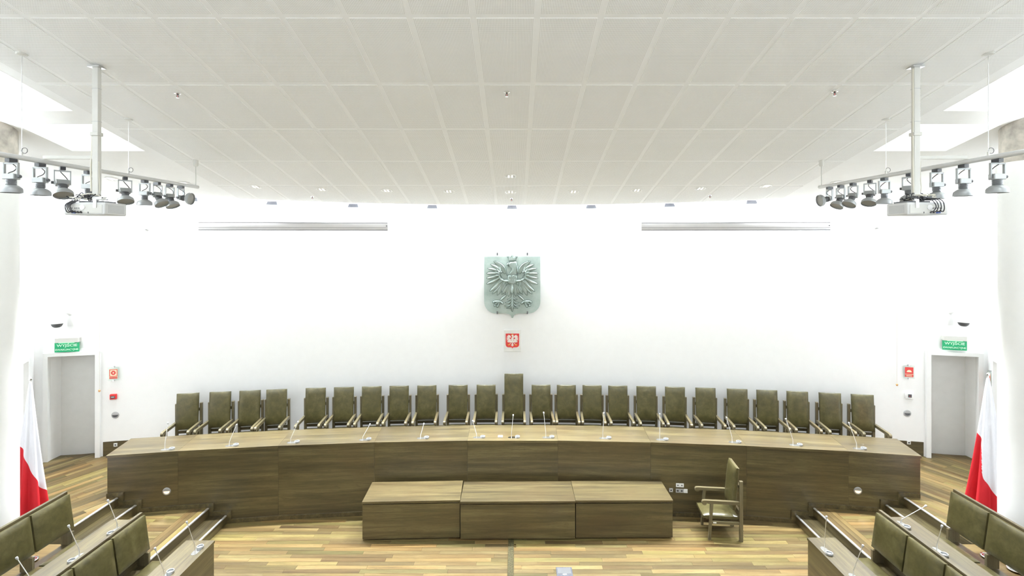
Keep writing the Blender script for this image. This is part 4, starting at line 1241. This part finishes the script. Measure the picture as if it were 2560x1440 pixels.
# ---- lighting tracks
TX = {-1: -6.06, 1: 5.81}
def track_z(y): return EYE + 1.008
for sgn, side in ((-1, 'left'), (1, 'right')):
    x = TX[sgn]; ye, yn = 9.60, 2.8
    t = thing('lighting_track', 'straight grey lighting track hung from the ceiling on the %s' % side, 'track', (x, ye, track_z(ye)), 0)
    def L(y, z): return (0, y - ye, z - track_z(ye))
    MB().tube([L(ye + 0.02, track_z(ye)), L(yn, track_z(yn))], 0.032, 16).build('rail', 'projector_white', t)
    MB().box(-0.016, 0.016, yn - ye, 0.0, -0.038, -0.02).xf(Matrix.Identity(4))
    yr = 9.56
    MB().tube([L(yr, track_z(yr) + 0.02), L(yr, ceil_z(yr) - 0.05)], 0.009, 8).build('end_rod', 'plastic_cream', t)
    MB().lathe([(0.03, 0.0), (0.042, 0.02), (0.045, 0.125)], 16, Matrix.Translation(L(yr, ceil_z(yr) - 0.115))).build('rod_cup', 'plastic_cream', t)
    for yw in (7.90, 6.19, 4.4):
        z0 = track_z(yw)
        w = MB().tube([L(yw, z0 + 0.02), L(yw, ceil_z(yw) - 0.02)], 0.0035, 6)
        wo = w.build('hanger_wire', 'steel', t)
        MB().lathe([(0.06, 0.02), (0.06, -0.012), (0.03, -0.022)], 16, Matrix.Translation(L(yw, ceil_z(yw) - 0.005))).build('ceiling_plate', 'plastic_cream', wo)
        MB().tube([L(yw, z0 + 0.02), L(yw, z0 + 0.075)], 0.012, 8).build('clamp', 'plastic_cream', wo)
        c = Vector(L(yw, z0 + 0.09)) + Vector((0.035, 0, 0))
        MB().tube([c + Vector((0.035 * math.cos(2 * PI * k / 14), 0, 0.035 * math.sin(2 * PI * k / 14))) for k in range(15)], 0.004, 6).build('wire_loop', 'dark_grey', wo)

# ---- track spotlights
def spotlight(label, loc, az, tilt, group):
    """hangs from the rail; local +x is the direction the head tips towards"""
    t = thing('spotlight', label, 'light', loc, az, group)
    MB().box(-0.05, 0.05, -0.028, 0.028, -0.075, -0.030).build('adapter', 'black', t, False)
    w = 0.082
    br = MB().box(-0.015, 0.015, -w, w, -0.095, -0.078)
    for s in (-1, 1): br.box(-0.015, 0.015, s * w - 0.006 if s > 0 else -w - 0.006, s * w + 0.006 if s > 0 else -w + 0.006, -0.27, -0.078)
    br.build('bracket', 'lamp_grey', t, False)
    M = Matrix.Translation((0, 0, -0.245)) @ Matrix.Rotation(-tilt, 4, 'Y')
    hd = MB().rbox(-0.045, 0.045, -0.072, 0.072, -0.035, 0.032, 0.006, 1, M).build('lamp_housing', 'lamp_grey', t)
    nk = []
    for k in range(6):
        z = -0.036 - k * 0.011
        nk += [(0.052, z), (0.052, z - 0.006), (0.044, z - 0.007), (0.044, z - 0.011)]
    MB().lathe(nk, 20, M).build('heat_sink', 'lamp_rib', hd)
    MB().lathe([(0.045, -0.10), (0.072, -0.112), (0.098, -0.135), (0.108, -0.152), (0.110, -0.195), (0.104, -0.195), (0.100, -0.150), (0.05, -0.112), (0.0, -0.110)], 28, M).build('reflector', 'lamp_grey', hd)
    MB().lathe([(0.100, -0.172), (0.0, -0.172)], 24, M).build('front_glass', 'plastic_cream', hd)
    MB().lathe([(0.019, 0.0), (0.019, 0.025)], 12, Matrix.Translation((0, -w - 0.006, -0.245)) @ Matrix.Rotation(PI / 2, 4, 'X')).build('knob', 'dark_grey', t)
    MB().tube(crv([(0.0, -0.02, -0.095), (0.05, -0.01, -0.125), (0.06, 0.02, -0.165), (0.02, 0.05, -0.20), (0.01, 0.05, -0.225)]), 0.005, 6).build('cable', 'black', t)
    return t
SPL = [(28, 90, 0), (100.7, 90, 0), (156, -40, 26), (221, 90, 3), (312.7, -45, 24), (361.7, 90, 0), (392.7, -12, 32), (424, -15, 24), (451.7, 0, 84)]
SPRt = [(2493.3, 90, 0), (2408.3, 90, 0), (2341.7, 90, 0), (2273, 215, 8), (2210.7, 90, 0), (2175, 222, 26), (2132.7, 200, 32), (2102, 195, 30), (2074, 180, 78)]
for sgn, side, lst in ((-1, 'left', SPL), (1, 'right', SPRt)):
    for i, (px_, az, tl) in enumerate(lst):
        if i < 8:
            yl = TX[sgn] * F / (px_ - CX)
            spot('track_spot_lamp', (TX[sgn] + 0.12 * math.sin(R(tl)) * math.cos(R(az)), yl + 0.12 * math.sin(R(tl)) * math.sin(R(az)), track_z(yl) - 0.46), 80, 70, (0.92, 0.965, 1.0), 0.08,
                 (Matrix.Rotation(R(az), 4, 'Z') @ Matrix.Rotation(-R(tl), 4, 'Y')).to_euler())
        y = TX[sgn] * F / (px_ - CX)
        if i == 8: lb = 'last grey spotlight on the %s track, turned to point sideways' % side
        else: lb = '%s grey spotlight on the %s track counting from the %s picture edge' % (ORD[i], side, side)
        spotlight(lb, (TX[sgn], y, track_z(y) + 0.0), R(az), R(tl), 'grey spotlights on the %s track' % side)

# ---- ceiling projectors
def wiggle(p, q, amp, n=10, seed=0, sag=0.0):
    rnd = random.Random(seed); p, q = Vector(p), Vector(q); out = []
    for i in range(n + 1):
        f = i / n; v = p.lerp(q, f)
        e = math.sin(PI * f)
        out.append(v + Vector((rnd.uniform(-amp, amp), rnd.uniform(-amp, amp), rnd.uniform(-amp, amp) - sag)) * e)
    # smooth
    for _ in range(2):
        out = [out[0]] + [(out[i - 1] + out[i] * 2 + out[i + 1]) / 4 for i in range(1, len(out) - 1)] + [out[-1]]
    return out
def projector(side, sgn, px_, lb):
    yp = 6.45; x = (px_ - CX) / F * yp
    zc = ceil_z(yp)
    t = thing('projector', lb, 'projector', (x, yp, EYE), 0)
    zb = 0.56
    MB().rbox(-0.038, 0.038, -0.03, 0.03, zb, zc - EYE + 0.005, 0.004, 1).build('pole', 'plastic_cream', t)
    MB().box(-0.075, 0.075, -0.06, 0.06, zc - EYE - 0.03, zc - EYE - 0.008).build('ceiling_plate', 'steel', t, False)
    for z in (zc - EYE - 0.30, zc - EYE - 0.72):
        MB().box(-0.040, 0.040, -0.032, 0.032, z, z + 0.006).build('seam', 'plastic_grey', t, False)
    MB().rbox(-0.055, 0.05, -0.045, 0.045, 1.33, 1.375, 0.004, 1).build('pole_clamp', 'plastic_cream', t)
    ax = TX[sgn] - x
    xa, xb = sorted((0.03 * sgn, ax - sgn * 0.03))
    MB().box(xa, xb, -0.02, 0.02, 1.035, 1.075).build('side_arm', 'plastic_cream', t, False)
    # body: ports face the gallery
    bx0, bx1 = (-0.315, 0.20) if sgn < 0 else (-0.20, 0.315)
    y0, y1 = -0.12, 0.24
    z0, z1 = 0.315, 0.475
    bd = MB().rbox(bx0, bx1, y0, y1, z0, z1, 0.016, 3).build('body', 'projector_white', t)
    MB().rbox(bx0 + 0.03, bx1 - 0.03, y0 - 0.004, y0 + 0.01, z0 + 0.02, z1 - 0.03, 0.003, 1).build('port_panel', 'plastic_cream', bd)
    sx = (lambda u: bx0 + u) if sgn < 0 else (lambda u: bx1 - u)
    for u, z, w_, h_, mt in ((0.10, 0.40, 0.026, 0.012, 'dark_grey'), (0.145, 0.40, 0.010, 0.010, 'black'), (0.17, 0.40, 0.010, 0.010, 'black'), (0.195, 0.40, 0.010, 0.010, 'black'), (0.10, 0.365, 0.026, 0.012, 'dark_grey'),
                            (0.145, 0.365, 0.010, 0.010, 'black'), (0.19, 0.345, 0.022, 0.016, 'black'), (0.225, 0.345, 0.022, 0.016, 'black'), (0.31, 0.345, 0.008, 0.02, 'dark_grey')):
        MB().cbox((sx(u), y0 - 0.006, z), (w_, 0.006, h_)).build('port', mt, bd, False)
    RXm = Matrix.Translation((sx(0.235), y0 - 0.003, 0.41)) @ Matrix.Rotation(PI / 2, 4, 'X')
    MB().lathe([(0.034, 0), (0.034, 0.006), (0.028, 0.008), (0.0, 0.008)], 20, RXm).build('ir_window', 'paint_white', bd)
    # side vent grille on the inner face
    xi = bx1 if sgn < 0 else bx0
    for r_ in range(5):
        for c_ in range(9):
            pass
    gr = MB()
    for r_ in range(6):
        z = z0 + 0.03 + r_ * 0.017
        gr.box(xi - 0.002, xi + 0.002, y0 + 0.05, y1 - 0.05, z, z + 0.009)
    gr.build('vent_grille', 'plastic_grey', bd, False)
    RXm = Matrix.Translation((sx(0.36), y1, 0.40)) @ Matrix.Rotation(-PI / 2, 4, 'X')
    MB().lathe([(0.06, 0), (0.06, 0.03), (0.05, 0.035), (0.045, 0.01), (0, 0.01)], 24, RXm).build('lens', 'dark_grey', bd)
    MB().box(-0.17, 0.13, -0.07, 0.15, z1 + 0.002, z1 + 0.02).build('mount_plate', 'dark_grey', t, False)
    MB().tube([(0, 0, z1 + 0.02), (0, 0, zb + 0.01)], 0.026, 12).build('mount_stem', 'steel', t)
    for xx in (0.08 * -sgn, ):
        MB().box(xx - 0.02, xx + 0.02, y0 - 0.012, y0 - 0.004, z1 - 0.07, z1 + 0.04).build('hanging_bracket', 'aluminium', t, False)
    for k in range(14):
        rnd = random.Random(k * 13 + (5 if sgn > 0 else 0))
        zt = z1 + 0.05
        mx_ = sgn * 0.06
        a_ = (mx_ + rnd.uniform(-0.27, 0.0), rnd.uniform(-0.13, 0.10), zt + rnd.uniform(-0.01, 0.05)); b_ = (mx_ + rnd.uniform(0.0, 0.24), rnd.uniform(-0.13, 0.10), zt + rnd.uniform(-0.01, 0.07))
        MB().tube(crv(wiggle(a_, b_, 0.09, 12, k), 3), 0.007, 6).build('cable', 'black' if k % 3 else 'cable_cream', t)
    for k in range(4):                         # cables down to the ports
        u = (0.10, 0.145, 0.19, 0.225)[k]
        pts = [(sx(u) , y0 - 0.01, 0.36), (sx(u), y0 - 0.05, 0.345), (sx(u * 0.6 + 0.02), y0 - 0.06, 0.37), (sx(0.05 + 0.02 * k), y0 - 0.03, 0.44), (sx(0.10 + 0.03 * k), y0 + 0.02, z1 + 0.03)]
        if sgn > 0: pts = [(sx(u), y0 - 0.01, 0.36), (sx(u) - 0.01, y0 - 0.06, 0.36), (sx(u * 0.8 + 0.03), y0 - 0.07, 0.42), (sx(0.12 + 0.04 * k), y0 - 0.04, 0.50), (sx(0.2 + 0.02 * k), y0 + 0.05, z1 + 0.06)]
        MB().tube(crv(pts), 0.006, 6).build('cable', 'black', t)
    MB().tube([(sx(0.11), y0 - 0.008, 0.345), (sx(0.17), y0 - 0.03, 0.342)], 0.010, 8).build('plug', 'blue_plug', t)
    # power supply brick on the mount, and the bundle taped up the pole
    MB().rbox(0.02, 0.14, -0.10, -0.02, z1 + 0.03, z1 + 0.075, 0.008, 2).build('adapter_brick', 'paint_white' if sgn < 0 else 'black', t)
    bp = [(-0.05 * -sgn if sgn > 0 else -0.045, -0.03, 0.62), (-0.06, -0.02, 0.9), (-0.055, -0.01, 1.1), (-0.05, -0.01, 1.33)]
    if sgn > 0: bp = [(-0.05, -0.03, 0.60), (-0.048, -0.02, 1.1), (-0.047, -0.02, 1.8), (-0.047, -0.02, zc - EYE - 0.05)]
    MB().tube(crv(bp, 3), 0.010, 8).build('pole_cable', 'cable_cream', t)
    MB().tube([(0.05, -0.02, 0.60), (0.055, -0.02, 0.68), (0.046, -0.02, 0.80), (0.043, -0.02, 1.0)], 0.006, 6).build('pole_cable', 'cable_cream', t)
projector('left', -1, 242, 'white projector on a ceiling pole at the left, tangled cables on top')
projector('right', 1, 2289, 'white projector on a ceiling pole at the right, tangled cables on top')

# ================================================================== FLAGS
def flag(label, x, y, tip_z, hem_z, sgn, width):
    """a two-coloured cloth hanging in folds down its pole; the lower part of the hanging cloth is red"""
    t = thing('flag', label, 'flag', (x, y, UP), 0)
    MB().tube([(0, 0, 0.03), (0, 0, tip_z - UP - 0.02)], 0.016, 10).build('pole', 'aluminium', t)
    MB().lathe([(0.010, 0), (0.028, 0.012), (0.028, 0.03), (0.012, 0.045), (0.0, 0.055)], 14, Matrix.Translation((0, 0, tip_z - UP - 0.02))).build('finial', 'chrome', t)
    MB().lathe([(0.22, 0.0), (0.22, 0.02), (0.05, 0.05), (0.03, 0.12)], 24).build('stand', 'steel', t)
    nz, na = 46, 192
    H = tip_z - 0.06 - hem_z
    def pt(i, j):
        f = i / nz; a = 2 * PI * j / na
        # visible front is at angle -90 deg
        r = 0.022 + width * (f ** 0.85) * (0.78 + 0.22 * f)
        fold = 1 + (0.05 + 0.22 * f) * math.sin(7 * a + 1.1 * sgn) + 0.10 * f * math.sin(3 * a + 2.0)
        cx_ = sgn_shift * 0.06 * f * sgn
        return Vector((cx_ + r * fold * math.cos(a), 0.75 * r * fold * math.sin(a), tip_z - 0.06 - f * H - UP + 0.02 * f * math.cos(2 * a)))
    sgn_shift = 0.4
    wm, rm = MB(), MB()
    pts = [[pt(i, j) for j in range(na)] for i in range(nz + 1)]
    idx = lambda i, j: i * na + (j % na)
    flat = [p_ for row in pts for p_ in row]
    wm.v = [tuple(p_) for p_ in flat]; rm.v = [tuple(p_) for p_ in flat]
    def boundary(a):
        # fraction of the height at which red begins, by angle (0 = right, pi = left)
        c = math.cos(a + sgn * R(43))      # seen from the gallery the cloth turns by 43 degrees
        if sgn < 0: return 0.68 + 0.20 * c
        return 0.43 + 0.14 * (1 + c) + 0.20 * (0.5 + 0.5 * math.tanh((c + 0.26) * 14.0)) + 0.03 * (1 + c)
    # shift each column's rows so the colour seam is smooth: cut faces at the boundary
    for j in range(na):
        am = 2 * PI * (j + 0.5) / na
        bj0 = boundary(2 * PI * j / na) * nz; bj1 = boundary(2 * PI * (j + 1) / na) * nz
        for i in range(nz):
            q4 = (idx(i, j), idx(i, j + 1), idx(i + 1, j + 1), idx(i + 1, j))
            lo0, lo1 = bj0, bj1
            if i + 1 <= min(lo0, lo1): wm.f.append(q4); wm.m.append(0)
            elif i >= max(lo0, lo1): rm.f.append(q4); rm.m.append(0)
            else:
                f0 = min(1, max(0, lo0 - i)); f1 = min(1, max(0, lo1 - i))
                A = pts[i][j].lerp(pts[i + 1][j], f0); B = pts[i][(j + 1) % na].lerp(pts[i + 1][(j + 1) % na], f1)
                wm.poly([pts[i][j], pts[i][(j + 1) % na], B, A], [(0, 1, 2, 3)])
                rm.poly([A, B, pts[i + 1][(j + 1) % na], pts[i + 1][j]], [(0, 1, 2, 3)])
    for nm, mb, mt in (('white_cloth', wm, 'cloth_white'), ('red_cloth', rm, 'cloth_red')):
        o = mb.build(nm, mt, t)
        bm = bmesh.new(); bm.from_mesh(o.data)
        bmesh.ops.delete(bm, geom=[v for v in bm.verts if not v.link_faces], context='VERTS')
        bmesh.ops.remove_doubles(bm, verts=bm.verts[:], dist=0.0005); bmesh.ops.recalc_face_normals(bm, faces=bm.faces[:]); bm.to_mesh(o.data); bm.free()
        o.data.polygons.foreach_set('use_smooth', [True] * len(o.data.polygons))
yf = 9.15
flag('white and red flag hanging on its pole beside the left door', (76 - CX) / F * yf, yf, EYE - (948 - HY) / F * yf, 0.88, -1, 0.23)
flag('white and red flag hanging on its pole beside the right door', (2470 - CX) / F * yf, yf, EYE - (936 - HY) / F * yf, 0.98, 1, 0.31)
